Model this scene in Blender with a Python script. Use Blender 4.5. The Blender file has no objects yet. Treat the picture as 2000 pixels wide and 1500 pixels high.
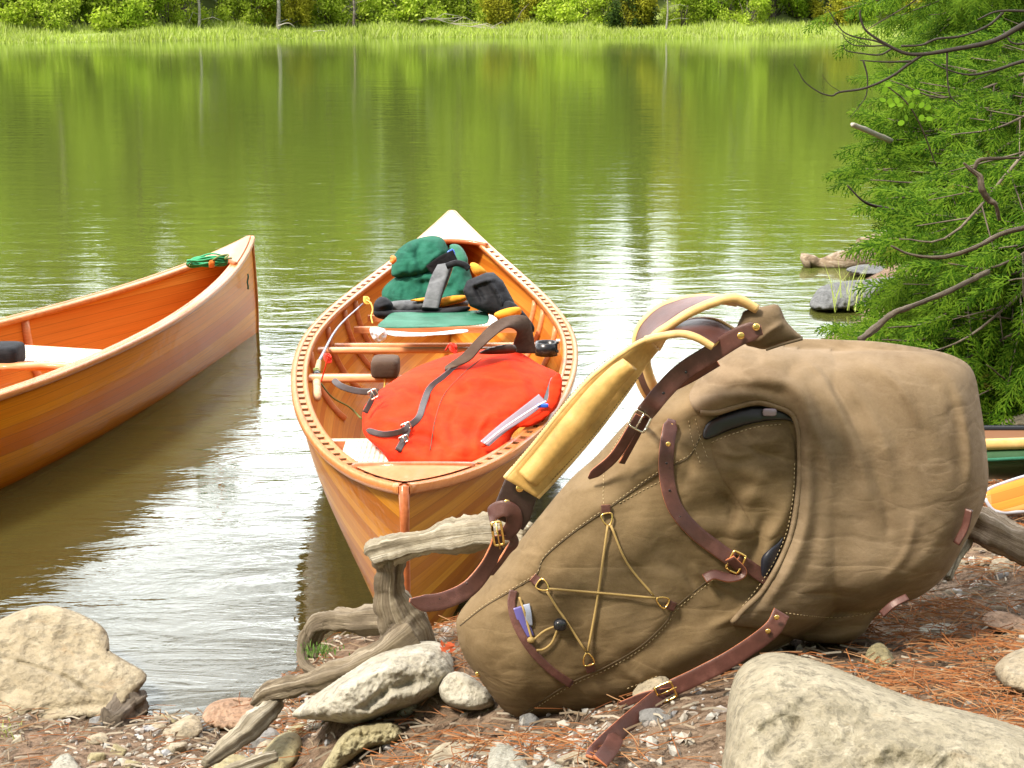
import bpy, math, random
import numpy as np
from mathutils import Vector, noise as mnoise
random.seed(7); rng = np.random.default_rng(7)
SC = bpy.context.scene
COL = SC.collection
# ------------------------------------------------------------------ camera
H = 1.436; F = 3224.4; PIT = 0.2282
cam = bpy.data.cameras.new('camera'); cam.sensor_width = 36; cam.lens = F / 2000 * 36
cam.clip_start = 0.05; cam.clip_end = 2000
co = bpy.data.objects.new('camera', cam); COL.objects.link(co)
co.location = (0, 0, H); co.rotation_euler = (math.pi / 2 - PIT, 0, 0); SC.camera = co
# ------------------------------------------------------------------ light
SUN_EL, SUN_AZ = math.radians(52), math.radians(-128)      # azimuth from +Y towards +X: the sun is behind and to the left
sd = Vector((math.sin(SUN_AZ) * math.cos(SUN_EL), math.cos(SUN_AZ) * math.cos(SUN_EL), math.sin(SUN_EL)))
sl = bpy.data.lights.new('sun', 'SUN'); sl.energy = 5.0; sl.angle = math.radians(11); sl.color = (1, .95, .86)
so = bpy.data.objects.new('sun', sl); COL.objects.link(so); so.rotation_euler = sd.to_track_quat('Z', 'Y').to_euler()
W = bpy.data.worlds.new('World'); SC.world = W; W.use_nodes = True
nt = W.node_tree; nt.nodes.clear()
def wn(t, **k):
    n = nt.nodes.new(t)
    for a, b in k.items(): setattr(n, a, b)
    return n
wo = wn('ShaderNodeOutputWorld'); bg = wn('ShaderNodeBackground'); sky = wn('ShaderNodeTexSky', sky_type='NISHITA', sun_disc=False)
sky.sun_elevation = SUN_EL; sky.sun_rotation = SUN_AZ; sky.air_density = 1.2; sky.dust_density = 2
tc = wn('ShaderNodeTexCoord'); mp = wn('ShaderNodeMapping'); mp.inputs['Scale'].default_value = (1, 1, 2.2)
nz = wn('ShaderNodeTexNoise'); nz.inputs['Scale'].default_value = 2.6; nz.inputs['Detail'].default_value = 8; nz.inputs['Roughness'].default_value = .62
rp = wn('ShaderNodeValToRGB'); rp.color_ramp.elements[0].position = .36; rp.color_ramp.elements[1].position = .64
mx = wn('ShaderNodeMixRGB')                                    # thin bright cloud, brightest over the lake ahead
sxy = wn('ShaderNodeSeparateXYZ'); nt.links.new(tc.outputs['Generated'], sxy.inputs[0])
rg = wn('ShaderNodeValToRGB'); rg.color_ramp.elements[0].position = .25; rg.color_ramp.elements[0].color = (.16, .165, .18, 1); rg.color_ramp.elements[1].position = .95; rg.color_ramp.elements[1].color = (.95, .97, 1, 1)
mr = wn('ShaderNodeMath', operation='MULTIPLY_ADD'); mr.inputs[1].default_value = .5; mr.inputs[2].default_value = .5; nt.links.new(sxy.outputs[1], mr.inputs[0]); nt.links.new(mr.outputs[0], rg.inputs[0])
vm = wn('ShaderNodeVectorMath', operation='SCALE'); vm.inputs['Scale'].default_value = 66; nt.links.new(rg.outputs[0], vm.inputs[0]); nt.links.new(vm.outputs[0], mx.inputs[2])
L_ = nt.links.new
L_(tc.outputs['Generated'], mp.inputs[0]); L_(mp.outputs[0], nz.inputs['Vector']); L_(nz.outputs[0], rp.inputs[0])
L_(rp.outputs[0], mx.inputs[0]); L_(sky.outputs[0], mx.inputs[1])
L_(mx.outputs[0], bg.inputs[0]); bg.inputs[1].default_value = 0.092; L_(bg.outputs[0], wo.inputs[0])
SC.view_settings.view_transform = 'Standard'; SC.view_settings.look = 'None'
SC.view_settings.exposure = 0.58; SC.view_settings.gamma = 1
SC.cycles.max_bounces = 8; SC.cycles.transparent_max_bounces = 16
SC.cycles.caustics_reflective = False; SC.cycles.caustics_refractive = False
SC.cycles.sample_clamp_indirect = 6

# ------------------------------------------------------------------ projection helpers
CP, SP = math.cos(PIT), math.sin(PIT)
def ray(px, py):
    xr = (np.asarray(px, float) - 1000) / F; up = (750 - np.asarray(py, float)) / F
    y = CP + up * SP
    return xr / y, (-SP + up * CP) / y
def at(px, py, Y):
    a, b = ray(px, py)
    return np.stack(np.broadcast_arrays(a * Y, np.asarray(Y, float) + 0 * a, H + b * Y), -1)
def gnd(px, py, z=0.0):
    a, b = ray(px, py); Y = (z - H) / b
    return np.stack(np.broadcast_arrays(a * Y, Y, z + 0 * Y), -1)

# ------------------------------------------------------------------ object helpers
ORIG = {}
def tag(o, label=None, cat=None, group=None, kind=None):
    if label: o['label'] = label
    if cat: o['category'] = cat
    if group: o['group'] = group
    if kind: o['kind'] = kind
    return o
def thing(name, label, cat, loc, group=None):
    o = bpy.data.objects.new(name, None); o.empty_display_size = .1; COL.objects.link(o)
    o.location = loc; ORIG[o] = np.array(loc, float)
    return tag(o, label, cat, group)
def mk(name, V, Fc, mats, parent=None, mi=None, smooth=True, uv=None, label=None, origin=None):
    V = np.asarray(V, float).reshape(-1, 3)
    if parent is not None: og = ORIG[parent]
    elif origin is not None: og = np.array(origin, float)
    else: og = np.array([V[:, 0].mean(), V[:, 1].mean(), V[:, 2].min()])
    me = bpy.data.meshes.new(name); me.from_pydata((V - og).tolist(), [], [tuple(int(i) for i in f) for f in Fc])
    if not isinstance(mats, (list, tuple)): mats = [mats]
    for m in mats: me.materials.append(m)
    if mi is not None: me.polygons.foreach_set('material_index', list(int(i) for i in mi))
    me.polygons.foreach_set('use_smooth', [smooth] * len(me.polygons))
    if uv is not None:
        ul = me.uv_layers.new(name='UVMap'); uv = np.asarray(uv, float)
        li = np.empty(len(me.loops), int); me.loops.foreach_get('vertex_index', li)
        ul.data.foreach_set('uv', uv[li].ravel())
    me.validate(); me.update()
    o = bpy.data.objects.new(name, me); COL.objects.link(o)
    ORIG[o] = og
    if parent is not None: o.parent = parent
    else: o.location = og
    if label: o['label'] = label
    return o
def spline(P, n=8, closed=False):
    P = [np.array(p, float) for p in P]; m = len(P); out = []
    rngi = range(m if closed else m - 1)
    for i in rngi:
        p1, p2 = P[i], P[(i + 1) % m]
        p0 = P[i - 1] if (closed or i > 0) else 2 * p1 - p2
        p3 = P[(i + 2) % m] if (closed or i + 2 < m) else 2 * p2 - p1
        for k in range(n):
            t = k / n
            out.append(.5 * ((2 * p1) + (-p0 + p2) * t + (2 * p0 - 5 * p1 + 4 * p2 - p3) * t * t + (-p0 + 3 * p1 - 3 * p2 + p3) * t ** 3))
    if not closed: out.append(P[-1])
    return np.array(out)
def join(parts):
    V = []; Fc = []; n = 0; 
    for v, f in parts:
        V.append(np.asarray(v, float)); Fc += [tuple(i + n for i in q) for q in f]; n += len(v)
    return np.concatenate(V), Fc
def frames(P, up=None):
    T = np.gradient(P, axis=0); T /= np.linalg.norm(T, axis=1)[:, None] + 1e-12
    N = np.zeros_like(P); a = np.array([0, 0, 1.]) if abs(T[0][2]) < .9 else np.array([0, 1., 0])
    n = np.cross(T[0], a); n /= np.linalg.norm(n)
    for i in range(len(P)):
        n = n - T[i] * np.dot(n, T[i]); n /= np.linalg.norm(n) + 1e-12; N[i] = n
    return T, N, np.cross(T, N)
def tube(P, R, k=8, cap=True, rough=0.0, seed=0, flut=0):
    P = np.asarray(P, float); R = np.broadcast_to(np.asarray(R, float), (len(P),))
    T, N, B = frames(P); a = np.arange(k) * 2 * math.pi / k
    V = P[:, None] + R[:, None, None] * (np.cos(a)[None, :, None] * N[:, None] + np.sin(a)[None, :, None] * B[:, None])
    if rough:
        r0 = R.max()
        for i in range(len(P)):
            for j in range(k):
                p = Vector(V[i, j]) / (r0 * 1.6) + Vector((seed, 0, 0))
                g = mnoise.noise(p) * .55 + mnoise.noise(p * 2.7) * .35 + (abs(mnoise.noise(p * 6.5)) - .25) * (.5 if flut > .4 else 0) + mnoise.noise(Vector((i * .16, seed * 3.1, 0))) * (.55 if flut > .4 else 0)
                if flut: g += flut * math.sin(a[j] * 5 + 2.2 * mnoise.noise(Vector((i * .06, seed, j * .1))))
                V[i, j] += (V[i, j] - P[i]) * rough * g
    n = len(P); V = V.reshape(-1, 3); Fc = []
    for i in range(n - 1):
        for j in range(k):
            j2 = (j + 1) % k; Fc.append((i * k + j, i * k + j2, (i + 1) * k + j2, (i + 1) * k + j))
    if cap:
        V = np.concatenate([V, P[:1], P[-1:]]); c0, c1 = n * k, n * k + 1
        for j in range(k):
            j2 = (j + 1) % k; Fc.append((c0, j2, j)); Fc.append((c1, (n - 1) * k + j, (n - 1) * k + j2))
    return V, Fc
def box(c, s, R=None):
    c = np.array(c, float); s = np.array(s, float) / 2
    V = np.array([[x, y, z] for x in (-1, 1) for y in (-1, 1) for z in (-1, 1)], float) * s
    if R is not None: V = V @ np.asarray(R).T
    return V + c, [(0, 1, 3, 2), (4, 6, 7, 5), (0, 4, 5, 1), (2, 3, 7, 6), (0, 2, 6, 4), (1, 5, 7, 3)]
def rbox(c, s, R=None, n=6, e=4.0):
    """superellipsoid box: rounded cushion-like block"""
    u = np.linspace(-math.pi / 2, math.pi / 2, n * 2 + 1); v = np.linspace(-math.pi, math.pi, n * 4 + 1)[:-1]
    f = lambda x: np.sign(x) * np.abs(x) ** (2 / e)
    V = np.array([[f(math.cos(a)) * f(math.cos(b)), f(math.cos(a)) * f(math.sin(b)), f(math.sin(a))] for a in u for b in v]) * np.array(s) / 2
    if R is not None: V = V @ np.asarray(R).T
    k = len(v); Fc = [(i * k + j, i * k + (j + 1) % k, (i + 1) * k + (j + 1) % k, (i + 1) * k + j) for i in range(len(u) - 1) for j in range(k)]
    return V + np.array(c, float), Fc

# ------------------------------------------------------------------ materials
def mat(name, col=(.5, .5, .5), rough=.6, metal=0, spec=None, coat=0, trans=None):
    coat = coat * .32
    m = bpy.data.materials.new(name); m.use_nodes = True; b = m.node_tree.nodes['Principled BSDF']
    b.inputs['Base Color'].default_value = (*col, 1); b.inputs['Roughness'].default_value = rough; b.inputs['Metallic'].default_value = metal
    if coat: b.inputs['Coat Weight'].default_value = coat; b.inputs['Coat Roughness'].default_value = .04
    b.inputs['Specular Tint'].default_value = (1, .9, .8, 1)
    if spec is not None: b.inputs['Specular IOR Level'].default_value = spec
    return m
class NB:
    def __init__(s, m): s.m = m; s.t = m.node_tree; s.b = s.t.nodes['Principled BSDF']; s.o = s.t.nodes['Material Output']
    def n(s, t, ins=None, **k):
        n = s.t.nodes.new(t)
        for a, b in k.items(): setattr(n, a, b)
        for a, b in (ins or {}).items():
            if isinstance(b, bpy.types.NodeSocket): s.t.links.new(b, n.inputs[a])
            else: n.inputs[a].default_value = b
        return n
    def l(s, a, b): s.t.links.new(a, b)
    def coord(s, scale=(1, 1, 1), kind='Object', rot=(0, 0, 0)):
        c = s.n('ShaderNodeTexCoord'); return s.n('ShaderNodeMapping', {0: c.outputs[kind], 'Scale': scale, 'Rotation': rot}).outputs[0]
    def geo(s, scale=(1, 1, 1)):
        c = s.n('ShaderNodeNewGeometry'); return s.n('ShaderNodeMapping', {0: c.outputs['Position'], 'Scale': scale}).outputs[0]
    def noise(s, vec, sc, det=4, ro=.5, dist=0): return s.n('ShaderNodeTexNoise', {'Vector': vec, 'Scale': sc, 'Detail': det, 'Roughness': ro, 'Distortion': dist}).outputs[0]
    def ramp(s, f, stops):
        r = s.n('ShaderNodeValToRGB', {0: f}); e = r.color_ramp.elements
        while len(e) < len(stops): e.new(.5)
        for i, (p, c) in enumerate(stops):
            e[i].position = p; e[i].color = (*c, 1) if len(c) == 3 else c
        return r.outputs[0]
    def mix(s, f, a, b, mode='MIX'):
        r = s.n('ShaderNodeMixRGB', blend_type=mode)
        for i, v in ((0, f), (1, a), (2, b)):
            if isinstance(v, bpy.types.NodeSocket): s.l(v, r.inputs[i])
            else: r.inputs[i].default_value = v if i == 0 else (*v, 1)
        return r.outputs[0]
    def math(s, op, a, b=0.0, c=0.0):
        r = s.n('ShaderNodeMath', operation=op)
        for i, v in enumerate((a, b, c)):
            if isinstance(v, bpy.types.NodeSocket): s.l(v, r.inputs[i])
            else: r.inputs[i].default_value = v
        return r.outputs[0]
    def bump(s, h, st=.5, d=.01, nrm=None):
        i = {'Height': h, 'Strength': st, 'Distance': d}
        if nrm is not None: i['Normal'] = nrm
        return s.n('ShaderNodeBump', i).outputs[0]

def canvas(name, c1, c2, c3, bumpd=.0012, rough=.85):
    m = mat(name, c1, rough, spec=.12); b = NB(m); g = b.geo()
    a = b.noise(g, 7, 6, .6, .6); f = b.noise(g, 260, 3, .6); s = b.noise(b.geo((3, 3, 9)), 6, 5, .65, 1.2)
    col = b.ramp(a, [(.34, c3), (.5, c1), (.66, c2)])
    col = b.mix(b.math('MULTIPLY', b.ramp(s, [(.5, (0, 0, 0)), (.72, (1, 1, 1))]), .45), col, c2)
    rd = b.math('ABSOLUTE', b.math('SUBTRACT', b.noise(b.n('ShaderNodeMapping', {0: b.n('ShaderNodeNewGeometry').outputs['Position'], 'Rotation': (0, .7, 0), 'Scale': (1, 1, 3.2)}).outputs[0], 3.4, 3, .5, .3), .5)); cr = b.ramp(rd, [(.0, (.30, .30, .30)), (.03, (0, 0, 0))])
    rd2 = b.math('ABSOLUTE', b.math('SUBTRACT', b.noise(b.n('ShaderNodeMapping', {0: b.n('ShaderNodeNewGeometry').outputs['Position'], 'Rotation': (0, -.9, 0), 'Scale': (1, 1, 2.6)}).outputs[0], 7, 3, .5, .3), .5)); cr2 = b.ramp(rd2, [(.0, (.16, .16, .16)), (.04, (0, 0, 0))])
    col = b.mix(cr, col, tuple(min(1, x * 1.5) for x in c2)); col = b.mix(cr2, col, tuple(min(1, x * 1.25) for x in c2))
    stn = b.noise(g, 3.1, 6, .7, .8); col = b.mix(b.ramp(stn, [(.56, (0, 0, 0)), (.68, (.6, .6, .6))]), col, tuple(x * .62 for x in c3))
    col = b.mix(.30, col, b.mix(f, tuple(.5 * x for x in c1), tuple(1.5 * x for x in c1)))
    b.l(col, b.b.inputs['Base Color'])
    w = b.n('ShaderNodeTexNoise', {'Vector': g, 'Scale': 900, 'Detail': 1}).outputs[0]
    n1 = b.bump(b.noise(g, 22, 5, .6, 1.0), .5, .0025); n1 = b.bump(b.math('MINIMUM', rd, .06), .7, .020, n1); n1 = b.bump(b.math('MINIMUM', rd2, .05), .6, .010, n1)
    n2 = b.bump(w, .35, bumpd, n1); b.l(n2, b.b.inputs['Normal'])
    return m
M = {}
M['canvas'] = canvas('tan_waxed_canvas', (0.144, 0.095, 0.045), (0.201, 0.137, 0.071), (0.094, 0.059, 0.026))
M['canvas_lid'] = canvas('tan_waxed_canvas_lid', (0.181, 0.124, 0.069), (0.235, 0.168, 0.104), (0.130, 0.085, 0.046))
M['red'] = canvas('red_canvas', (0.702, 0.030, 0.005), (0.738, 0.047, 0.010), (0.558, 0.017, 0.003), .0008)
M['green'] = canvas('dark_green_canvas', (.012, .085, .05), (.03, .14, .09), (.006, .045, .028))
M['green_flat'] = canvas('green_nylon', (.03, .13, .075), (.05, .17, .11), (.02, .09, .05), .0005, .6)
M['black_cloth'] = canvas('black_nylon', (.012, .012, .014), (.035, .035, .038), (.006, .006, .007), .0006, .7)
M['grey_cloth'] = canvas('grey_nylon', (.10, .10, .10), (.20, .20, .20), (.05, .05, .055), .0006, .7)
M['orange_cloth'] = canvas('yellow_orange_cloth', (.75, .30, .03), (.8, .38, .06), (.6, .2, .02), .0006, .8)
M['brown_web'] = canvas('brown_webbing', (.075, .045, .03), (.12, .08, .055), (.045, .025, .018), .002)
M['navy'] = mat('navy_gap', (.01, .012, .02), .5)
M['gap_shade'] = mat('black_gap_shade', (.006, .006, .007), .35)  # black that paints the shade inside pack openings
def leather(name, c, c2, rough=.42):
    m = mat(name, c, rough, spec=.5); b = NB(m); g = b.geo()
    col = b.ramp(b.noise(g, 28, 6, .65), [(.3, tuple(x * .6 for x in c)), (.55, c), (.75, c2)]); b.l(col, b.b.inputs['Base Color'])
    v = b.n('ShaderNodeTexVoronoi', {'Vector': g, 'Scale': 700}).outputs[0]
    b.l(b.bump(v, .25, .001, b.bump(b.noise(g, 40, 4), .3, .003)), b.b.inputs['Normal']); return m
M['leather'] = leather('maroon_leather', (.085, .030, .022), (.15, .06, .045))
M['leather_dark'] = leather('dark_brown_leather', (.035, .016, .012), (.06, .03, .025))
M['leather_edge'] = leather('raw_leather_edge', (.50, .15, .055), (.6, .22, .1), .7)
M['buckskin'] = leather('golden_buckskin', (.54, .31, .085), (.64, .42, .15), .5)
M['buckskin_edge'] = leather('pale_buckskin_piping', (.70, .44, .16), (.78, .54, .25), .5)
M['brass'] = mat('brass', (.80, .52, .16), .22, 1)
M['nickel'] = mat('nickel', (.75, .68, .55), .22, 1)
M['thread'] = mat('thread', (.42, .31, .16), .8)
M['thread_dark'] = mat('seam_thread', (.07, .045, .02), .8)
M['cord'] = mat('tan_cord', (.34, .22, .07), .7)
M['black'] = mat('black_plastic', (.01, .011, .013), .25)
M['white'] = mat('white_plastic_bag', (.8, .8, .82), .25)
M['clear'] = mat('clear_sleeve', (.27, .21, .24), .12, coat=.5)
M['blue'] = mat('blue_plastic', (.03, .12, .6), .3)
M['purple'] = mat('purple_card', (.10, .08, .25), .3)
M['greycard'] = mat('grey_card', (.28, .30, .36), .3)
M['red_cord'] = mat('red_cord', (.7, .03, .01), .6)
M['orange_cord'] = mat('orange_cord', (.75, .2, .03), .6)
M['yellow_cord'] = mat('yellow_cord', (.75, .45, .08), .6)
M['green_cord'] = mat('green_cord', (.01, .26, .10), .6)
M['olive_cord'] = mat('olive_cord', (.16, .2, .05), .7)
M['cork'] = leather('cork', (.55, .33, .18), (.68, .45, .28), .8)
M['white_rod'] = mat('grey_rod', (.25, .27, .33), .25)

def stripwood(name, cols, stripw=.021, rough=.22, coat=.9, dark=(), darkcol=(.10, .025, .008)):
    """cedar strips: UV = (metres along, metres down from the gunwale)"""
    m = mat(name, cols[0], .45, coat=coat * .8, spec=.08); b = NB(m)
    c = b.n('ShaderNodeTexCoord').outputs['UV']; sx = b.n('ShaderNodeSeparateXYZ', {0: c})
    v = b.math('DIVIDE', sx.outputs[1], stripw); fl = b.math('FLOOR', v)
    seg = b.math('FLOOR', b.math('MULTIPLY', sx.outputs[0], .16))
    w = b.n('ShaderNodeCombineXYZ', {0: fl, 1: seg})
    rnd = b.n('ShaderNodeTexWhiteNoise', {'Vector': w.outputs[0]}, noise_dimensions='2D').outputs[0]
    k = len(cols); stops = [((i + .001) / k, cc) for i, cc in enumerate(cols)]
    col = b.ramp(rnd, stops)
    gv = b.n('ShaderNodeMapping', {0: c, 'Scale': (2.2, 140, 1)}).outputs[0]
    gr = b.noise(gv, 1.3, 6, .65, .4)
    col = b.mix(b.ramp(gr, [(.35, (0, 0, 0)), (.7, (.55, .55, .55))]), col, tuple(x * .55 for x in cols[0]))
    big = b.noise(b.n('ShaderNodeMapping', {0: c, 'Scale': (1.1, 9, 1)}).outputs[0], 1.5, 4)
    col = b.mix(b.math('MULTIPLY', big, .3), col, tuple(min(1, x * 1.25) for x in cols[-1]))
    for d in dark:
        e = b.math('COMPARE', fl, float(d), .4); col = b.mix(b.math('MULTIPLY', e, .85), col, darkcol)
    fr = b.math('FRACT', v); ln = b.math('LESS_THAN', fr, .05)
    col = b.mix(b.math('MULTIPLY', ln, .45), col, (.10, .03, .01))
    b.l(col, b.b.inputs['Base Color'])
    b.l(b.bump(b.noise(b.geo((1, 1, 2.5)), 9, 4, .55, .8), .35, .010), b.b.inputs['Coat Normal'])
    b.l(b.ramp(b.noise(b.geo((1, 1, 1)), 13, 6, .7, .6), [(.4, (.02, .02, .02)), (.72, (.22, .22, .22))]), b.b.inputs['Coat Roughness'])
    return m
M['hull_out'] = stripwood('cedar_strip_hull', [(0.364, 0.123, 0.005), (0.455, 0.182, 0.010), (0.547, 0.257, 0.021), (0.400, 0.146, 0.007), (0.264, 0.071, 0.004)])
M['hull_in'] = stripwood('cedar_strip_inside', [(0.501, 0.163, 0.015), (0.547, 0.206, 0.024), (0.601, 0.266, 0.041), (0.400, 0.108, 0.010)], dark=(14, 18), rough=.3, coat=.5)
M['hull_out2'] = stripwood('amber_strip_hull', [(0.567, 0.150, 0.002), (0.728, 0.290, 0.008), (0.607, 0.182, 0.003), (0.749, 0.332, 0.013), (0.506, 0.117, 0.001)], stripw=.03)
M['hull_in2'] = stripwood('orange_strip_inside', [(0.564, 0.148, 0.015), (0.638, 0.217, 0.028), (0.528, 0.117, 0.012), (0.674, 0.295, 0.049)], stripw=.035, rough=.3, coat=.5)
def wood(name, c1, c2, rough=.2, coat=.8, sc=(2, 2, 2)):
    m = mat(name, c1, max(rough, .3), coat=coat * .6, spec=.2); b = NB(m); g = b.geo(sc)
    n = b.noise(g, 9, 6, .65, .8); b.l(b.ramp(n, [(.3, c1), (.7, c2)]), b.b.inputs['Base Color']); return m
M['gunwale'] = wood('varnished_gunwale', (.42, .12, .025), (.56, .22, .07), sc=(8, 1, 8))
M['gunwale_dark'] = wood('reddish_gunwale', (.30, .075, .022), (.45, .14, .05), sc=(8, 1, 8))
M['deck'] = wood('varnished_deck', (.62, .33, .16), (.74, .45, .25), .12, 1.0, (6, 1, 6))
M['deck_red'] = wood('reddish_deck', (.55, .17, .05), (.64, .25, .09), .15, 1.0, (6, 1, 6))
M['yoke'] = wood('yoke_wood', (.55, .19, .07), (.70, .32, .15), .25, .6, (1, 8, 8))
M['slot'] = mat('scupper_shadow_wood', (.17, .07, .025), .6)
M['resin'] = mat('grey_resin_edge', (.35, .34, .36), .2, coat=.6)
M['paddle'] = stripwood('laminated_paddle', [(.66, .24, .035), (.70, .34, .09), (.68, .38, .14), (.28, .07, .015), (.62, .22, .03)], .016)
M['green_hull'] = wood('green_hull', (.03, .075, .028), (.055, .11, .05), .25, .5)
M['tan_gunwale'] = wood('tan_gunwale', (.48, .28, .08), (.66, .42, .16), .4, .3)
m = mat('woven_cane', (.80, .76, .62), .5); b = NB(m); c = b.n('ShaderNodeTexCoord').outputs['UV']
sx = b.n('ShaderNodeSeparateXYZ', {0: c}); fx = b.math('SUBTRACT', b.math('FRACT', sx.outputs[0]), .5); fy = b.math('SUBTRACT', b.math('FRACT', sx.outputs[1]), .5)
r = b.math('SQRT', b.math('ADD', b.math('MULTIPLY', fx, fx), b.math('MULTIPLY', fy, fy)))
b.l(b.math('GREATER_THAN', r, .27), b.b.inputs['Alpha']); M['cane'] = m

def rockmat(name, c1, c2, c3, lich=(.62, .60, .50), sc=1.0, streak=(1, 1, 1)):
    m = mat(name, c1, .85, spec=.3); b = NB(m); g = b.geo(tuple(s * sc for s in streak))
    a = b.noise(g, 5, 8, .7, .7); f = b.noise(g, 55, 6, .7); v = b.noise(g, 16, 8, .75, 1.5)
    col = b.ramp(a, [(.28, c3), (.46, c1), (.66, c2)])
    col = b.mix(b.ramp(v, [(.52, (0, 0, 0)), (.62, (.75, .75, .75))]), col, lich)
    col = b.mix(b.ramp(f, [(.38, (.85, .85, .85)), (.50, (0, 0, 0))]), col, tuple(x * .35 for x in c1)); pt = b.noise(g, 2.6, 7, .75, 1.0); col = b.mix(b.ramp(pt, [(.30, (.75, .75, .75)), (.44, (0, 0, 0))]), col, tuple(x * .5 for x in c1)); oc = b.noise(g, 11, 5, .7, .5); col = b.mix(b.ramp(oc, [(.62, (0, 0, 0)), (.72, (.5, .5, .5))]), col, (c1[0] * 1.05, c1[1] * .78, c1[2] * .5))
    sp = b.noise(g, 160, 3, .6); col = b.mix(.35, col, b.mix(sp, tuple(x * .4 for x in c1), lich))
    b.l(col, b.b.inputs['Base Color'])
    n1 = b.bump(a, .8, .03); n2 = b.bump(v, .8, .012, n1); n3 = b.bump(f, .8, .004, n2); b.l(n3, b.b.inputs['Normal']); return m
M['rock'] = rockmat('pale_granite', (0.332, 0.262, 0.162), (0.460, 0.377, 0.254), (0.174, 0.140, 0.079), lich=(0.516, 0.438, 0.317))
M['boulder'] = rockmat('lichened_boulder', (0.276, 0.232, 0.146), (0.387, 0.333, 0.227), (0.129, 0.113, 0.067), lich=(0.498, 0.429, 0.301))
M['slab'] = rockmat('tan_slab', (0.304, 0.237, 0.139), (0.368, 0.293, 0.183), (0.212, 0.176, 0.111), lich=(0.397, 0.333, 0.222), sc=.6, streak=(1, 1, 3))
M['rock_warm'] = rockmat('warm_pale_rock', (.40, .35, .25), (.52, .47, .37), (.20, .17, .12), lich=(.58, .53, .43))
M['rock_red'] = rockmat('reddish_rock', (0.332, 0.193, 0.111), (0.415, 0.262, 0.159), (0.184, 0.105, 0.063), lich=(0.460, 0.315, 0.206))
M['rock_grey'] = rockmat('blue_grey_rock', (0.184, 0.176, 0.159), (0.276, 0.262, 0.246), (0.111, 0.105, 0.104), lich=(0.368, 0.342, 0.301))
M['rock_dark'] = rockmat('dark_wet_rock', (.11, .11, .105), (.20, .20, .19), (.05, .05, .05), lich=(.26, .26, .25))
M['rock_olive'] = rockmat('olive_rock', (0.314, 0.254, 0.127), (0.405, 0.342, 0.183), (0.184, 0.149, 0.063), lich=(0.460, 0.403, 0.238))
M['stone_white'] = rockmat('white_stone', (0.368, 0.333, 0.246), (0.498, 0.447, 0.342), (0.239, 0.210, 0.143), sc=3)
def drift(name, c1, c2, c3, sc=(1, 1, 1)):
    m = mat(name, c1, .9, spec=.2); b = NB(m); g = b.coord(sc, 'UV')
    a = b.noise(g, 1.0, 8, .7, 1.2); big = b.noise(b.geo(), 14, 6, .7)
    col = b.ramp(a, [(.34, c3), (.5, c1), (.64, c2)]); col = b.mix(b.ramp(big, [(.42, (0, 0, 0)), (.66, (.6, .6, .6))]), col, c3)
    b.l(col, b.b.inputs['Base Color']); b.l(b.bump(a, 1, .006, b.bump(big, .7, .008)), b.b.inputs['Normal']); return m
M['drift'] = drift('weathered_driftwood', (.30, .25, .17), (.50, .45, .35), (.12, .095, .06), (9, 26, 1))
M['root'] = drift('grey_brown_root', (.20, .155, .10), (.36, .30, .21), (.075, .055, .035), (12, 30, 1))
M['bark'] = drift('grey_brown_bark', (.13, .10, .07), (.22, .18, .13), (.05, .04, .03), (20, 20, 1))
M['log'] = drift('bleached_log', (.26, .19, .12), (.42, .34, .25), (.09, .06, .04), (10, 24, 1))
M['twig'] = mat('dark_twig', (.022, .016, .011), .8)
M['palewood'] = mat('pale_dead_wood', (.40, .36, .29), .8)

# ground
m = mat('forest_floor', (.2, .12, .08), .95, spec=.15); b = NB(m); g = b.geo()
a = b.noise(g, 2.3, 7, .7, .5); f = b.noise(g, 45, 8, .75, .5); f2 = b.noise(g, 170, 4, .7)
col = b.ramp(a, [(.3, (.18, .115, .068)), (.5, (.29, .19, .12)), (.7, (.40, .295, .20))])
col = b.mix(b.ramp(f, [(.38, (.9, .9, .9)), (.55, (0, 0, 0))]), col, (.055, .033, .020))
col = b.mix(b.ramp(f2, [(.55, (0, 0, 0)), (.68, (.8, .8, .8))]), col, (.36, .27, .19))
z = b.n('ShaderNodeSeparateXYZ', {0: b.geo()}).outputs[2]
wet = b.ramp(z, [(.0, (1, 1, 1)), (.035, (0, 0, 0))]); col = b.mix(b.math('MULTIPLY', wet, .6), col, (.06, .045, .022))
b.l(col, b.b.inputs['Base Color']); b.l(b.bump(f2, .9, .006, b.bump(f, 1, .015)), b.b.inputs['Normal']); M['ground'] = m
M['bed'] = mat('lake_bed', (.10, .072, .03), .9)

# water
m = mat('lake_water'); b = NB(m); b.t.nodes.remove(b.b); g = b.geo()
gx = b.n('ShaderNodeNewGeometry').outputs['Position']; s = b.n('ShaderNodeSeparateXYZ', {0: gx})
near = b.ramp(b.math('DIVIDE', s.outputs[1], 40.0), [(.05, (1.0, 1.0, 1.0)), (.25, (.42, .42, .42)), (.9, (.20, .20, .20))])
h1 = b.noise(b.geo((2.2, 5.2, 1)), 1.0, 4, .55, .6); h2 = b.noise(b.geo((7, 15, 1)), 1.0, 4, .6, .8); h3 = b.noise(b.geo((.35, 1.1, 1)), 1.0, 2, .5)
hh = b.math('ADD', b.math('MULTIPLY', h1, .0085), b.math('MULTIPLY', h2, .0018))
hh = b.math('ADD', b.math('MULTIPLY', hh, near), b.math('MULTIPLY', h3, .0035))
nr = b.bump(hh, 1, 1.0)
gl = b.n('ShaderNodeBsdfGlossy', {'Roughness': .015, 'Normal': nr, 'Color': (.97, 1, .95, 1)})
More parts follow.
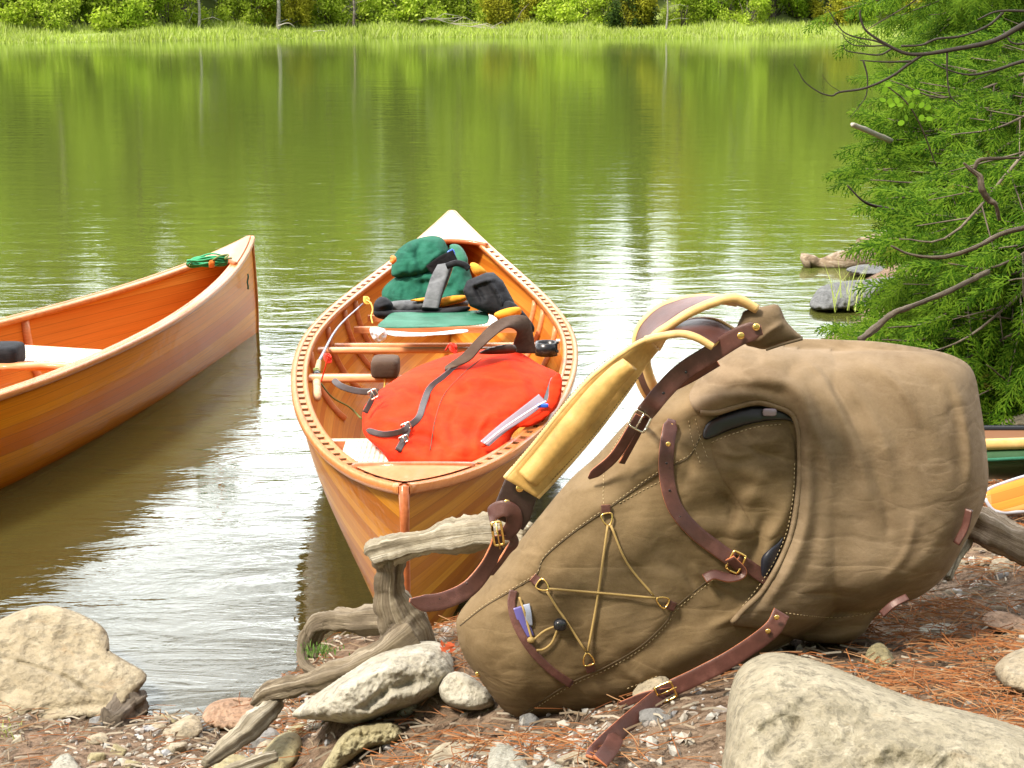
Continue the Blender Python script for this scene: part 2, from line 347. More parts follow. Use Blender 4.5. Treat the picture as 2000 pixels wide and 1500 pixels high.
tr = b.n('ShaderNodeBsdfTransparent', {'Color': (.50, .42, .20, 1)}); df = b.n('ShaderNodeBsdfDiffuse', {'Color': b.ramp(b.math('DIVIDE', s.outputs[1], 30.0), [(.1, (.085, .066, .02)), (.35, (.085, .105, .018)), (1, (.10, .135, .022))])})
depth = b.ramp(b.math('DIVIDE', s.outputs[1], 20.0), [(.15, (.35, .35, .35)), (.5, (.95, .95, .95))])
mx1 = b.n('ShaderNodeMixShader', {0: depth, 1: tr.outputs[0], 2: df.outputs[0]})
fr = b.n('ShaderNodeFresnel', {'IOR': 1.40, 'Normal': nr})
mx2 = b.n('ShaderNodeMixShader', {0: fr.outputs[0], 1: mx1.outputs[0], 2: gl.outputs[0]})
b.l(mx2.outputs[0], b.o.inputs[0]); M['water'] = m

def leafmat(name, cols, tr=.35, rough=.5, mb=0.0):
    m = mat(name, cols[0], .7, spec=.04); b = NB(m)
    gi = b.n('ShaderNodeNewGeometry').outputs['Random Per Island']; col = b.ramp(gi, [((i + .01) / len(cols), c) for i, c in enumerate(cols)])
    oi = b.n('ShaderNodeObjectInfo').outputs['Random']
    col = b.mix(b.math('MULTIPLY', oi, .35), col, tuple(x * .55 for x in cols[0]))
    big = b.noise(b.geo(), 1.1 if mb == 0 else mb, 3); col = b.mix(b.ramp(big, [(.35, (.4, .4, .4)), (.55, (0, 0, 0))]), col, tuple(x * .45 for x in cols[0]))
    if mb == 5:
        dd = b.noise(b.geo((1, 1, 1.6)), 7.5, 4, .6); col = b.mix(b.ramp(dd, [(.66, (0, 0, 0)), (.74, (.7, .7, .7))]), col, (.20, .11, .03)); li = b.noise(b.geo(), 3.3, 2); col = b.mix(b.ramp(li, [(.55, (0, 0, 0)), (.7, (.35, .35, .35))]), col, (.17, .28, .02))
    b.l(col, b.b.inputs['Base Color']); t = b.n('ShaderNodeBsdfTranslucent', {'Color': col})
    mxs = b.n('ShaderNodeMixShader', {0: tr, 1: b.b.outputs[0], 2: t.outputs[0]}); b.l(mxs.outputs[0], b.o.inputs[0]); return m
M['cedar'] = leafmat('cedar_foliage', [(.016, .048, .002), (.034, .09, .004), (.065, .145, .006), (.15, .25, .016)], .4, .42, 5)
M['broad'] = leafmat('broad_leaf', [(.14, .27, .015), (.18, .33, .02)], .4)
M['leaf_a'] = leafmat('spring_leaf', [(.38, .52, .03), (.50, .64, .05), (.26, .40, .025), (.60, .70, .12)], .45, .5, .35)
M['leaf_b'] = leafmat('mid_leaf', [(.17, .29, .018), (.25, .39, .024), (.33, .47, .035)], .4, .5, .35)
M['leaf_c'] = leafmat('conifer_leaf', [(.03, .06, .015), (.05, .09, .02), (.08, .13, .02)], .25, .5, .35)
M['leaf_y'] = leafmat('yellow_leaf', [(.46, .46, .04), (.54, .52, .06), (.40, .38, .03)], .45, .5, .35)
M['grass'] = leafmat('shore_grass', [(.48, .60, .09), (.58, .68, .15), (.40, .54, .06), (.64, .70, .26)], .45, .6, .3)
M['needle'] = leafmat('fallen_needles', [(.33, .11, .036), (.44, .17, .055), (.24, .09, .04), (.46, .28, .14)], .1, .7)
M['litter'] = leafmat('litter', [(.22, .15, .09), (.36, .29, .2), (.14, .08, .05), (.46, .40, .30)], .05, .8)
M['moss'] = leafmat('moss_leaf', [(.14, .24, .05), (.2, .32, .08)], .3, .8)
M['red_leaf'] = mat('red_dry_leaf', (.5, .09, .03), .6)
M['far_ground'] = mat('far_bank_soil', (.22, .28, .06), .9)
M['trunk'] = drift('tree_trunk', (.16, .13, .10), (.30, .27, .22), (.07, .055, .04), (3, 10, 1))
M['trunk_pale'] = drift('pale_trunk', (.28, .27, .22), (.36, .35, .30), (.18, .16, .12), (3, 10, 1))
#@@SETTING
# ------------------------------------------------------------------ setting: ground, bed, water
SH = np.array([(-1500, 1330), (-600, 1335), (0, 1345), (200, 1372), (300, 1392), (380, 1402), (470, 1380), (530, 1340), (580, 1310), (600, 1265), (650, 1240), (760, 1240), (830, 1262), (900, 1255), (960, 1180),
      (1080, 1080), (1200, 980), (1330, 860), (1450, 760), (1540, 700), (1600, 668), (1660, 640), (1700, 590), (1690, 540), (1730, 505), (1800, 480), (1830, 430), (1900, 400), (2050, 330), (2250, 250), (2900, 130)], float)
SW = gnd(SH[:, 0], SH[:, 1])[:, :2]
POLY = np.concatenate([SW, [[60, 14.9], [60, -4], [-9, -4]]])
def sdist(P, poly=None):
    poly = POLY if poly is None else poly
    P = np.asarray(P, float); A = poly; B = np.roll(poly, -1, 0); best = np.full(len(P), 1e9); ins = np.zeros(len(P), bool)
    for a, b in zip(A, B):
        ab = b - a; t = np.clip(((P - a) @ ab) / (ab @ ab + 1e-12), 0, 1); d = np.hypot(*(P - a - t[:, None] * ab).T); best = np.minimum(best, d)
        c = ((a[1] > P[:, 1]) != (b[1] > P[:, 1])); with_ = (b[0] - a[0]) * (P[:, 1] - a[1]) / (b[1] - a[1] + 1e-12) + a[0]
        ins ^= c & (P[:, 0] < with_)
    return np.where(ins, best, -best)
def zground(x, y):
    x = np.atleast_1d(np.asarray(x, float)); y = np.atleast_1d(np.asarray(y, float))
    s = sdist(np.stack([x, y], 1))
    sl = np.interp(x, [-1.0, -.5, -.1, .4, 1.5], [.10, .14, .34, .42, .34])
    z = np.where(s > 0, .50 * np.tanh(s * sl / .50) + .012 * np.clip(s / .05, 0, 1), np.maximum(s * .30, -1.4))
    z = z + .10 * np.exp(-((x + .17) / .17) ** 4 - ((y - 2.86) / .24) ** 4)
    return z
def gz(px, py):
    """where the ray through a point of the picture meets the ground"""
    a, b = ray(px, py); Y = 1.5
    for _ in range(400):
        z = zground(a * Y, Y)[0]
        if H + b * Y <= z: break
        Y += .015
    return np.array([a * Y, Y, z])
xs = np.concatenate([np.linspace(-9, -1.6, 30), np.arange(-1.57, 2.2, .02), np.linspace(2.25, 16, 60)])
ys = np.concatenate([np.arange(1.4, 4.6, .02), np.linspace(4.65, 22, 130)])
X, Y = np.meshgrid(xs, ys); Z = zground(X.ravel(), Y.ravel())
nzv = np.array([mnoise.noise(Vector((x * 6, y * 6, 0))) * .014 + mnoise.noise(Vector((x * 22, y * 22, 3))) * .006 + abs(mnoise.noise(Vector((x * 60, y * 60, 3)))) * .004 for x, y in zip(X.ravel(), Y.ravel())])
Z = Z + nzv * np.clip((Z + .05) / .1, .3, 1)
nx = len(xs); Fc = [(j * nx + i, j * nx + i + 1, (j + 1) * nx + i + 1, (j + 1) * nx + i) for j in range(len(ys) - 1) for i in range(nx - 1)]
tag(mk('ground', np.stack([X.ravel(), Y.ravel(), Z], 1), Fc, M['ground'], origin=(0, 0, 0)), 'bare brown shore soil strewn with needles and stones', 'ground', kind='structure')
tag(mk('lake_bed', [(-90, -5, -1.45), (90, -5, -1.45), (90, 90, -1.45), (-90, 90, -1.45)], [(0, 1, 2, 3)], M['bed'], origin=(0, 0, -1.45)), 'murky brown bed under the lake', 'lake bed', kind='structure')

# ------------------------------------------------------------------ far shore
FS = gnd(np.array([-1200, 0, 300, 500, 700, 900, 1300, 1600, 1750, 2000, 3200]), np.array([88, 84, 80, 76, 73.5, 72, 74, 75, 72, 66, 60]))[:, :2]
def fsy(x): return np.interp(x, FS[:, 0], FS[:, 1])
xs = np.linspace(-45, 50, 120); ds = np.array([-1.5, 0, .6, 2, 4, 7, 11, 16, 24, 34]); zs = np.array([-.4, 0, .05, .12, .3, .8, 1.9, 3.6, 6.5, 9.5])
V = [(x, fsy(x) + d, z + (.25 * mnoise.noise(Vector((x * .4, d * .3, 0))) if d > 1 else 0)) for d, z in zip(ds, zs) for x in xs]
n = len(xs); Fc = [(j * n + i, j * n + i + 1, (j + 1) * n + i + 1, (j + 1) * n + i) for j in range(len(ds) - 1) for i in range(n - 1)]
tag(mk('far_bank', V, Fc, M['far_ground'], origin=(0, 62, 0)), 'gently rising green bank beyond the lake', 'bank', kind='structure')
def blades(n, xr, dr, hr, w, zf, lean=.3):
    x = rng.uniform(*xr, n); d = rng.beta(1.0, 1.3, n) * (dr[1] - dr[0]) + dr[0]; y = fsy(x) + d; z = zf(d)
    h = rng.uniform(*hr, n) * (.6 + .8 * (np.sin(x * .9) * .5 + .5) * (np.sin(x * 2.3 + 1) * .3 + .7)); a = rng.uniform(0, math.pi, n)
    dx, dy = np.cos(a) * w, np.sin(a) * w; lx, ly = rng.normal(0, lean, n) * h, rng.normal(0, lean, n) * h
    V = np.stack([np.stack([x - dx, y - dy, z], 1), np.stack([x + dx, y + dy, z], 1), np.stack([x + lx, y + ly, z + h], 1)], 1).reshape(-1, 3)
    return V, [(3 * i, 3 * i + 1, 3 * i + 2) for i in range(n)]
v, f = blades(42000, (-24, 26), (-.9, 5.5), (.12, .42), .045, lambda d: np.interp(d, ds, zs) - .02)
tag(mk('shore_grass', v, f, M['grass'], origin=(0, 62, 0), smooth=False), 'bright yellow green grass and reeds along the far waterline', 'grass', kind='stuff')
def leafcloud(n, size, blobs, flat=.5, seed=1):
    """leaf quads spread through the volumes of several blobs (cx,cy,cz,rx,ry,rz)"""
    r = np.random.default_rng(seed); B = np.array(blobs); wgt = (B[:, 3] * B[:, 5]); k = r.choice(len(B), n, p=wgt / wgt.sum()); b = B[k]
    u = r.normal(size=(n, 3)); u /= np.linalg.norm(u, axis=1)[:, None]; rad = np.abs(r.normal(.62, .34, n))
    P = b[:, :3] + u * rad[:, None] * b[:, 3:]; 
    nrm = r.normal(size=(n, 3)) + u * .8 + [0, 0, flat]; nrm /= np.linalg.norm(nrm, axis=1)[:, None]
    t = np.cross(nrm, r.normal(size=(n, 3))); t /= np.linalg.norm(t, axis=1)[:, None]; bt = np.cross(nrm, t)
    s = size * r.uniform(.5, 1.3, n)[:, None]
    V = np.stack([P - t * s, P - bt * s * .5, P + t * s, P + bt * s * .5], 1).reshape(-1, 3)
    return V, [(4 * i, 4 * i + 1, 4 * i + 2, 4 * i + 3) for i in range(n)]
def make_tree(name, h, r, seed, leaf, n, size, conif=False, base=.12, trunk='trunk', label='', cat='tree', group=None):
    rr = random.Random(seed); t = thing(name, label, cat, (0, 0, 0), group)
    pts = [(rr.uniform(-.04, .04) * h * k / 6, rr.uniform(-.04, .04) * h * k / 6, -.3 + (h * .93 + .3) * k / 6) for k in range(7)]
    parts = [tube(spline(pts, 3), np.linspace(.012 * h + .05, .02, 19), 7, rough=.3, seed=seed)]
    bl = []
    if conif:
        for k in range(16):
            z = h * (base + (1 - base) * k / 16); R = r * (1 - k / 16.5) * rr.uniform(.75, 1.15)
            for q in range(3):
                a = rr.uniform(0, 6.3); bl.append((math.cos(a) * R * .5, math.sin(a) * R * .5, z, R * .62, R * .62, h * .035))
                if q == 0: parts.append(tube([(0, 0, z), (math.cos(a) * R, math.sin(a) * R, z - .1)], [.03, .01], 4))
    else:
        for k in range(26):
            z = h * (base + (1 - base) * rr.random() ** .8); env = math.sin(math.pi * min(1, max(.12, (z / h - base * .5) / (1.08 - base * .5)))) ** .6
            a = rr.uniform(0, 6.3); R = r * env * rr.uniform(.2, .85); s = r * rr.uniform(.22, .42)
            bl.append((math.cos(a) * R, math.sin(a) * R, z, s, s, s * .7))
            if k % 2 == 0: parts.append(tube([(0, 0, z * .7), (math.cos(a) * R * .6, math.sin(a) * R * .6, z * .9), (math.cos(a) * R, math.sin(a) * R, z)], [.05, .03, .012], 4))
    v, f = join(parts); mk('trunk', v, f, M[trunk], t, uv=np.stack([v[:, 0] + v[:, 1], v[:, 2]], 1))
    v, f = leafcloud(n, size, bl, seed=seed); mk('crown', v, f, M[leaf], t, smooth=False)
    return t
def copy_tree(src, loc, rz, s, label=None, name=None):
    c = src.copy(); COL.objects.link(c); c.location = loc; c.rotation_euler = (0, 0, rz); c.scale = s if hasattr(s, '__len__') else (s, s, s)
    if label: c['label'] = label
    for ch in list(src.children):
        d = ch.copy(); COL.objects.link(d); d.parent = c
    return c
G1 = 'trees of the forest across the lake'
LBL = {'leaf_a': 'bright spring green leafy tree in the forest across the lake', 'leaf_b': 'mid green leafy tree in the forest across the lake',
       'leaf_c': 'dark green conifer in the forest across the lake', 'leaf_y': 'yellow green leafy tree in the forest across the lake'}
protos = []
for i, (lf, cf, h, r) in enumerate([('leaf_a', 0, 9.5, 2.3), ('leaf_b', 0, 10, 2.4), ('leaf_c', 1, 11, 2.0), ('leaf_y', 0, 8.5, 2.1), ('leaf_a', 0, 8, 2.5), ('leaf_c', 1, 9.5, 2.3)]):
    protos.append(make_tree('conifer_tree' if cf else 'leafy_tree', h, r, 11 + i, lf, 5200, .20 if not cf else .17, cf, .14 if not cf else .10, label=LBL[lf], group=G1))
used = set(); cells = []
for row, (dd, n_, x0, x1) in enumerate([(7.5, 17, -22, 24), (11.5, 17, -24, 26), (16.0, 16, -26, 29), (23, 15, -29, 33)]):
    for k in range(n_): cells.append((row, x0 + (x1 - x0) * (k + .5 + random.uniform(-.35, .35)) / n_, dd + random.uniform(-1.5, 1.5)))
for q, (row, x, d) in enumerate(cells):
    pi = random.choice([0, 1, 3, 4, 2, 4, 1, 0] if row == 0 else [2, 5, 1, 0, 1, 4, 3, 0]); y = fsy(x) + d; z = float(np.interp(d, ds, zs)) - .1
    s = random.uniform(1.05, 1.35) * (.95, 1.02, 1.0, .92)[row] * (.84 if x > 2 else 1)
    if pi not in used:
        used.add(pi); o = protos[pi]; o.location = (x, y, z); o.scale = (s, s, s); o.rotation_euler = (0, 0, random.uniform(0, 6))
    else: copy_tree(protos[pi], (x, y, z), random.uniform(0, 6), (s * random.uniform(.9, 1.2), s, s))
for pi in range(6):
    if pi not in used: protos[pi].location = (20 + pi, 75, 2)
# shrubs: each with a leaf mass down to the grass
def shrub(seed, leaf, w, h, n, size, label):
    rr = random.Random(seed); t = thing('shrub', label, 'shrub', (0, 0, 0), 'shrubs along the far shore')
    bl = [(rr.uniform(-.75, .75) * w, rr.uniform(-.6, .6) * w, rr.uniform(.12, .9) * h, rr.uniform(.2, .38) * w, rr.uniform(.2, .38) * w, rr.uniform(.16, .28) * h) for _ in range(13)]
    v, f = join([tube([(0, 0, -.1), (b[0] * .5, b[1] * .5, b[2] * .6), b[:3]], [.03, .02, .006], 4) for b in bl])
    mk('stem', v, f, M['trunk'], t, uv=v[:, :2]); v, f = leafcloud(n, size, bl, seed=seed); mk('foliage', v, f, M[leaf], t, smooth=False); return t
SL = {'leaf_a': 'bright green leafy shrub above the far shore grass', 'leaf_b': 'mid green shrub above the far shore grass', 'leaf_y': 'yellowish shrub above the far shore grass', 'leaf_c': 'dark green bush above the far shore grass'}
sp = [shrub(40 + i, l, w, h, 5200, sz, SL[l]) for i, (l, w, h, sz) in enumerate([('leaf_a', 1.5, 2.4, .075), ('leaf_b', 1.4, 2.2, .07), ('leaf_y', 1.3, 2.0, .065), ('leaf_a', 1.7, 1.9, .08), ('leaf_c', 1.3, 2.2, .06)])]
ns = 44; first = set()
for k in range(ns):
    x = -20.5 + 42.5 * (k + random.uniform(.1, .9)) / ns; d = random.uniform(4.0, 6.6); i = random.choice([0, 3, 0, 1, 2, 3]) if x < 4 else random.choice([1, 4, 2, 0, 1, 4])
    y = fsy(x) + d; z = float(np.interp(d, ds, zs)) - .05; s = random.uniform(.75, 1.1)
    if i not in first: first.add(i); sp[i].location = (x, y, z); sp[i].scale = (s, s, s)
    else: copy_tree(sp[i], (x, y, z), random.uniform(0, 6), s)
for i in range(5):
    if i not in first: sp[i].location = (10 + i, fsy(10) + 6, .5)
# bare trunks standing at the edge of the wood, found in the photograph
def far_pt(px, py, d):
    a, b = ray(px, py); Y_ = 60.0
    for _ in range(8): Y_ = fsy(a * Y_) + d
    return np.array([a * Y_, Y_, H + b * Y_])
for px, w, tp, lab in [(388, .07, 3.0, 'pale bare trunk at the left of the far shore, with thin dead twigs'), (543, .10, 3.4, 'grey trunk just right of the pale bare trunk across the lake'),
                       (1301, .05, 2.6, 'thin white birch trunk across the lake, right of the middle'), (690, .07, 3, 'dark slim trunk above the far grass, left of the brush pile')]:
    p = far_pt(px, 50, 3.2); z0 = float(np.interp(3.2, ds, zs)) - .1
    pts = spline([(p[0], p[1], z0), (p[0] + .05, p[1], z0 + tp * .4), (p[0] - .1, p[1], z0 + tp)], 6)
    prt = [tube(pts, np.linspace(w, w * .4, len(pts)), 7, rough=.2)]
    for k in range(9):
        b_ = pts[random.randint(2, len(pts) - 2)]; a = random.uniform(0, 6.3); l = random.uniform(.4, 1.1)
        prt.append(tube([b_, b_ + np.array([math.cos(a) * l * .6, .2 * math.sin(a), .12]), b_ + np.array([math.cos(a) * l, .4 * math.sin(a), random.uniform(-.3, .3)])], [w * .2, w * .14, .01], 4))
    v, f = join(prt); tag(mk('dead_tree', v, f, M['trunk_pale' if 'pale' in lab or 'white' in lab else 'trunk'], uv=v[:, [0, 2]]), lab, 'tree', 'slim bare trees across the lake')
def far_branch(name, pxs, lab, w=.03, d=2.0, extra=0):
    P = np.array([far_pt(x, y, d) for x, y in pxs]); prt = [tube(spline(P, 5), np.linspace(w, w * .4, (len(P) - 1) * 5 + 1), 5)]
    for k in range(extra):
        q = P[random.randint(0, len(P) - 1)]; a = random.uniform(-1, 1)
        prt.append(tube([q, q + (random.uniform(.3, .7), a * .4, random.uniform(-.02, .3)), q + (random.uniform(.9, 1.6), a * .6, random.uniform(-.25, .12))], [w * .6, w * .4, .008], 4))
    v, f = join(prt); tag(mk(name, v, f, M['palewood']), lab, 'dead branch')
far_branch('fallen_branch', [(543, 51), (556, 46), (566, 46), (576, 53)], 'small arched white branch lying in the far grass')
far_branch('brush_pile', [(818, 40), (850, 37), (880, 46), (920, 52), (955, 56)], 'tangle of bleached dead branches on the far shore grass', .025, 3.0, 14)
far_branch('fallen_branch', [(612, 62), (625, 60), (640, 61)], 'short pale stick lying near the far waterline', .03, .8)
#@@NEAR
# ------------------------------------------------------------------ canoes
CL, CB, CPW, ZM, ZE, CQ = 4.9, .8792, 1.848, .2606, .4292, 3.36
class Canoe:
    def __init__(s, cx, cy, yaw, z0, tilt, zb=-.09, B=CB, L=CL, pw=CPW, zm=ZM, ze=ZE, q=CQ, rk=0.0):
        s.rk = rk
        s.p = (cx, cy, yaw, z0, tilt); s.zb = zb; s.B = B; s.L = L; s.pw = pw; s.zm = zm; s.ze = ze; s.q = q
    def inv(s, P):
        cx, cy, yaw, z0, tilt = s.p; c, n = math.cos(yaw), math.sin(yaw); dx, dy = P[0] - cx, P[1] - cy
        return dx * c - dy * n, (dx * n + dy * c) / (s.L / 2)
    def W(s, P):
        P = np.asarray(P, float); x, y, z = P[..., 0], P[..., 1], P[..., 2]; cx, cy, yaw, z0, tilt = s.p
        y = y - np.sign(y) * s.rk * np.clip((np.abs(y) / (s.L / 2) - .7) / .3, 0, 1) ** 2 * np.clip((z - .02) / (s.ze - .02), 0, 1)
        z = z + z0 + tilt * y; c, n = math.cos(yaw), math.sin(yaw)
        return np.stack([cx + x * c + y * n, cy - x * n + y * c, z], -1)
    def half(s, tau): return s.B / 2 * (1 - np.abs(tau) ** s.pw)
    def sheer(s, tau): return s.zm + (s.ze - s.zm) * np.abs(tau) ** s.q
    def keel(s, tau):
        a = np.abs(tau); e = .05; q = np.clip((a - (1 - e)) / e, 0, 1)
        kb = s.zb + .02 * a ** 4
        return kb + (s.sheer(tau) - kb) * (1 - np.sqrt(np.clip(1 - q ** 2.3, 0, 1)))
    def sec(s, tau, phi, off=0.0):
        """point on the hull: phi 0 keel .. 1 gunwale, either side by sign of off side"""
        a = np.abs(tau); w = np.maximum(s.half(tau) - off, 0); k = s.keel(tau) + off * 1.2; g = s.sheer(tau)
        e1 = np.interp(a, [0, .5, .85, 1], [.62, .75, 1.15, 1.3]); e2 = np.interp(a, [0, .5, .85, 1], [.95, .9, 1.0, 1.0])
        x = w * np.sin(phi * math.pi / 2) ** e1; z = g - (g - k) * np.cos(phi * math.pi / 2) ** (1 / e2)
        return x, z
def gun_sweep(cn, side, din, dout, ztop, zbot, t0=-1, t1=1, n=90, inset=0):
    tau = np.sin(np.linspace(math.asin(t0), math.asin(t1), n)) if n > 8 else np.linspace(t0, t1, n)
    P = np.stack([cn.half(tau), tau * cn.L / 2, cn.sheer(tau)], 1); T = np.gradient(P, axis=0); T /= np.linalg.norm(T, axis=1)[:, None]
    N = np.stack([T[:, 1], -T[:, 0], 0 * tau], 1); N /= np.linalg.norm(N, axis=1)[:, None]
    endf = np.clip((1 - np.abs(tau)) / .004, 0, 1)[:, None]
    N = N * endf + (1 - endf) * np.stack([.25 + 0 * tau, np.sign(tau) * .97, 0 * tau], 1)
    r = .25 * min(dout - din, ztop - zbot)
    prof = [(din, zbot), (din, ztop - r), (din + r, ztop), (dout - r, ztop), (dout, ztop - r), (dout, zbot + r), (dout - r, zbot)]
    rings = []
    for d, z in prof:
        q = P + N * d; q[:, 2] += z; q[:, 0] = np.maximum(q[:, 0], 0.0 if d > 0 else .0); rings.append(q)
    R = np.stack(rings, 1); R[..., 0] *= side; k = len(prof); V = cn.W(R.reshape(-1, 3)); m = len(tau)
    Fc = [(i * k + j, i * k + (j + 1) % k, (i + 1) * k + (j + 1) % k, (i + 1) * k + j) for i in range(m - 1) for j in range(k)]
    Fc += [tuple(range(k)), tuple((m - 1) * k + j for j in range(k - 1, -1, -1))]
    return V, Fc
def build_canoe(cn, label, mo, mi, gw, slots=True, deck='deck', near_deck='deck_red', deckL=(.40, .55), group='strip built canoes at the shore', stemmat='gunwale_dark'):
    base = cn.W(np.array([0, 0, cn.zb])); t = thing('canoe', label, 'canoe', base, group)
    na, nb = 121, 21
    for nm, off, mt in (('hull', 0.0, mo), ('inner_hull', .007, mi)):
        tau = np.sin(np.linspace(-math.pi / 2, math.pi / 2, na)); tau = np.sign(tau) * np.abs(tau) ** .8 if False else tau
        if off: tau = tau * .985
        V = []; UV = []
        for tt in tau:
            for side in (-1, 1):
                ph = np.linspace(1, 0, nb) if side < 0 else np.linspace(0, 1, nb)
                x, z = cn.sec(tt, ph, off); pts = np.stack([side * x, np.full(nb, tt * cn.L / 2), z], 1)
                V.append(pts); seg = np.r_[0, np.cumsum(np.hypot(np.diff(x), np.diff(z)))]
                arc = seg if side < 0 else seg[-1] - seg
                shift = (cn.sheer(tt) - cn.zm) * .75
                UV.append(np.stack([np.full(nb, tt * cn.L / 2 + 10 + side * 3.3), arc + 1 - shift], 1))
        V = np.concatenate(V); UV = np.concatenate(UV); k = 2 * nb
        Fc = [(i * k + j, (i + 1) * k + j, (i + 1) * k + j + 1, i * k + j + 1) for i in range(na - 1) for j in range(k - 1)]
        mk(nm, cn.W(V), Fc, M[mt], t, uv=UV)
    for side in (-1, 1):
        v, f = gun_sweep(cn, side, .001, .019, .006, -.016, -.9985, .9985, 140); mk('outwale', v, f, M[gw], t)
        v, f = gun_sweep(cn, side, -.030, -.0145, .004, -.015, -.93, .93, 120); mk('inwale', v, f, M[gw], t)
        # the scuppered strip between hull and inwale: one crenellated rail
        te = []; tcur = -.90
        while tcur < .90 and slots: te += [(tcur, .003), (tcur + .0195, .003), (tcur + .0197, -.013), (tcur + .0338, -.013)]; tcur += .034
        if not slots: te = [(q, .003) for q in np.linspace(-.93, .93, 80)]
        tau = np.array([q[0] for q in te]); zt = np.array([q[1] for q in te]); P = np.stack([cn.half(tau), tau * cn.L / 2, cn.sheer(tau)], 1)
        T = np.stack([np.interp(tau + 1e-3, [0], [0]) + (cn.half(tau + 1e-3) - cn.half(tau)), 0 * tau + 1e-3 * cn.L / 2], 1); T /= np.linalg.norm(T, axis=1)[:, None]; N = np.stack([T[:, 1], -T[:, 0], 0 * tau], 1)
        R = []
        for d, top in ((-.0155, 0), (-.0155, 1), (.002, 1), (.002, 0)):
            q = P + N * d; q[:, 2] += zt if top else -.0165; R.append(q)
        R = np.stack(R, 1); R[..., 0] *= side; m_ = len(tau)
        Fc = [(i * 4 + j, i * 4 + (j + 1) % 4, (i + 1) * 4 + (j + 1) % 4, (i + 1) * 4 + j) for i in range(m_ - 1) for j in range(4)]
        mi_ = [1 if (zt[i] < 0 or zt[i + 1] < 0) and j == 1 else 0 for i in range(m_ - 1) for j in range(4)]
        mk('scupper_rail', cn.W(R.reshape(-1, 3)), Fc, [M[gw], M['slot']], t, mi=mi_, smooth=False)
    # decks
    for sgn, Ld, dm in ((-1, deckL[0], near_deck), (1, deckL[1], deck)):
        n = 16; V = []; yy = np.linspace(0, 1, n)
        for i, q in enumerate(yy):
            tau = sgn * (1 - .004 - (Ld / (cn.L / 2)) * q)
            w = cn.half(tau); z = cn.sheer(tau) + .008
            for u in np.linspace(-1, 1, 9):
                bow = (.10 * (1 - u * u)) * q * Ld if True else 0
                tt = tau + sgn * bow / (cn.L / 2); V.append((u * cn.half(tau) , tt * cn.L / 2, z + .012 * (1 - u * u) * min(1, w / .1)))
        V = np.array(V); V2 = V - [0, 0, .014]; A = cn.W(np.concatenate([V, V2])); k = 9; m = n * k
        Fc = [(i * k + j, i * k + j + 1, (i + 1) * k + j + 1, (i + 1) * k + j) for i in range(n - 1) for j in range(k - 1)]
        Fc += [(m + a, m + d, m + c, m + b) for a, b, c, d in Fc[:]]
        Fc += [((n - 1) * k + j, (n - 1) * k + j + 1, m + (n - 1) * k + j + 1, m + (n - 1) * k + j) for j in range(k - 1)]
        dk = mk('deck', A, Fc, M[dm], t)
        e = V[(n - 1) * k:] ; v, f = tube(cn.W(spline(e + [0, 0, -.004], 4)), .011, 8); mk('coaming', v, f, M['gunwale_dark'], dk)
    # outer stems
    for sgn in (-1, 1):
        tau = sgn * np.linspace(.955, .9995, 26); P = np.stack([0 * tau, tau * cn.L / 2 + sgn * .004, cn.keel(tau)], 1)
        P = np.concatenate([P, [[0, sgn * (cn.L / 2 + .006), cn.ze - .10 * 0 + .002]]])
        v, f = tube(cn.W(P), np.r_[np.full(26, .009), .011], 8); mk('stem', v, f, M[stemmat], t)
    return t
def cross_bar(cn, tau, w, h, mt, parent, name, dz=-.022, sag=0.0, shrink=.035, yoke=False):
    hw = cn.half(tau) - shrink; n = 25; u = np.linspace(-1, 1, n); V = []
    for q in u:
        ww = w * (1 - .35 * math.cos(q * math.pi / 2) ** 2) if not yoke else w * (1 + .5 * math.cos(q * math.pi / 2) ** 4 - .25 * (abs(abs(q) - .35) < .3))
        yo = (-.05 * (1 - min(1, (q / .35) ** 2)) if yoke else 0)
        for a in range(8):
            an = a * math.pi / 4 + math.pi / 8; V.append((q * hw, tau * cn.L / 2 + yo + ww / 2 * math.copysign(abs(math.cos(an)) ** .6, math.cos(an)), cn.sheer(tau) + dz - sag * (1 - q * q) + h / 2 * math.copysign(abs(math.sin(an)) ** .6, math.sin(an))))
    Fc = [(i * 8 + j, i * 8 + (j + 1) % 8, (i + 1) * 8 + (j + 1) % 8, (i + 1) * 8 + j) for i in range(n - 1) for j in range(8)] + [tuple(range(8)), tuple((n - 1) * 8 + j for j in range(7, -1, -1))]
    return mk(name, cn.W(np.array(V)), Fc, M[mt], parent)
def seat(cn, tau, depth, dz, parent, mt='yoke'):
    y0, y1 = tau * cn.L / 2 - depth / 2, tau * cn.L / 2 + depth / 2; z = cn.sheer(tau) + dz; prt = []
    def hw(y): 
        tt = y / (cn.L / 2); ph = np.linspace(0, 1, 60); x, zz = cn.sec(tt, ph, .012); return float(np.interp(z, zz, x)) - .03
    rx_ = min(.19, min(hw(y0), hw(y1)) - .012)
    fr = mk('seat_frame', *join([(cn.W(v), f) for v, f in [box((0, y0, z), (2 * hw(y0), .03, .022)), box((0, y1, z), (2 * hw(y1), .03, .022)), box((-rx_, (y0 + y1) / 2, z + .0005), (.028, depth - .03, .021)), box((rx_, (y0 + y1) / 2, z + .0005), (.028, depth - .03, .021))]]), M[mt], parent, smooth=False)
    a, c_ = rx_ + .012, depth / 2 - .005; ym = (y0 + y1) / 2; zz = z + .0135
    V = cn.W(np.array([(-a, ym - c_, zz), (a, ym - c_, zz), (a, ym + c_, zz), (-a, ym + c_, zz)])); k = 1 / .0125
    mk('cane_panel', V, [(0, 1, 2, 3)], M['cane'], fr, uv=np.array([(0, 0), (2 * a * k, 0), (2 * a * k, 2 * c_ * k), (0, 2 * c_ * k)]), smooth=False)
    return fr

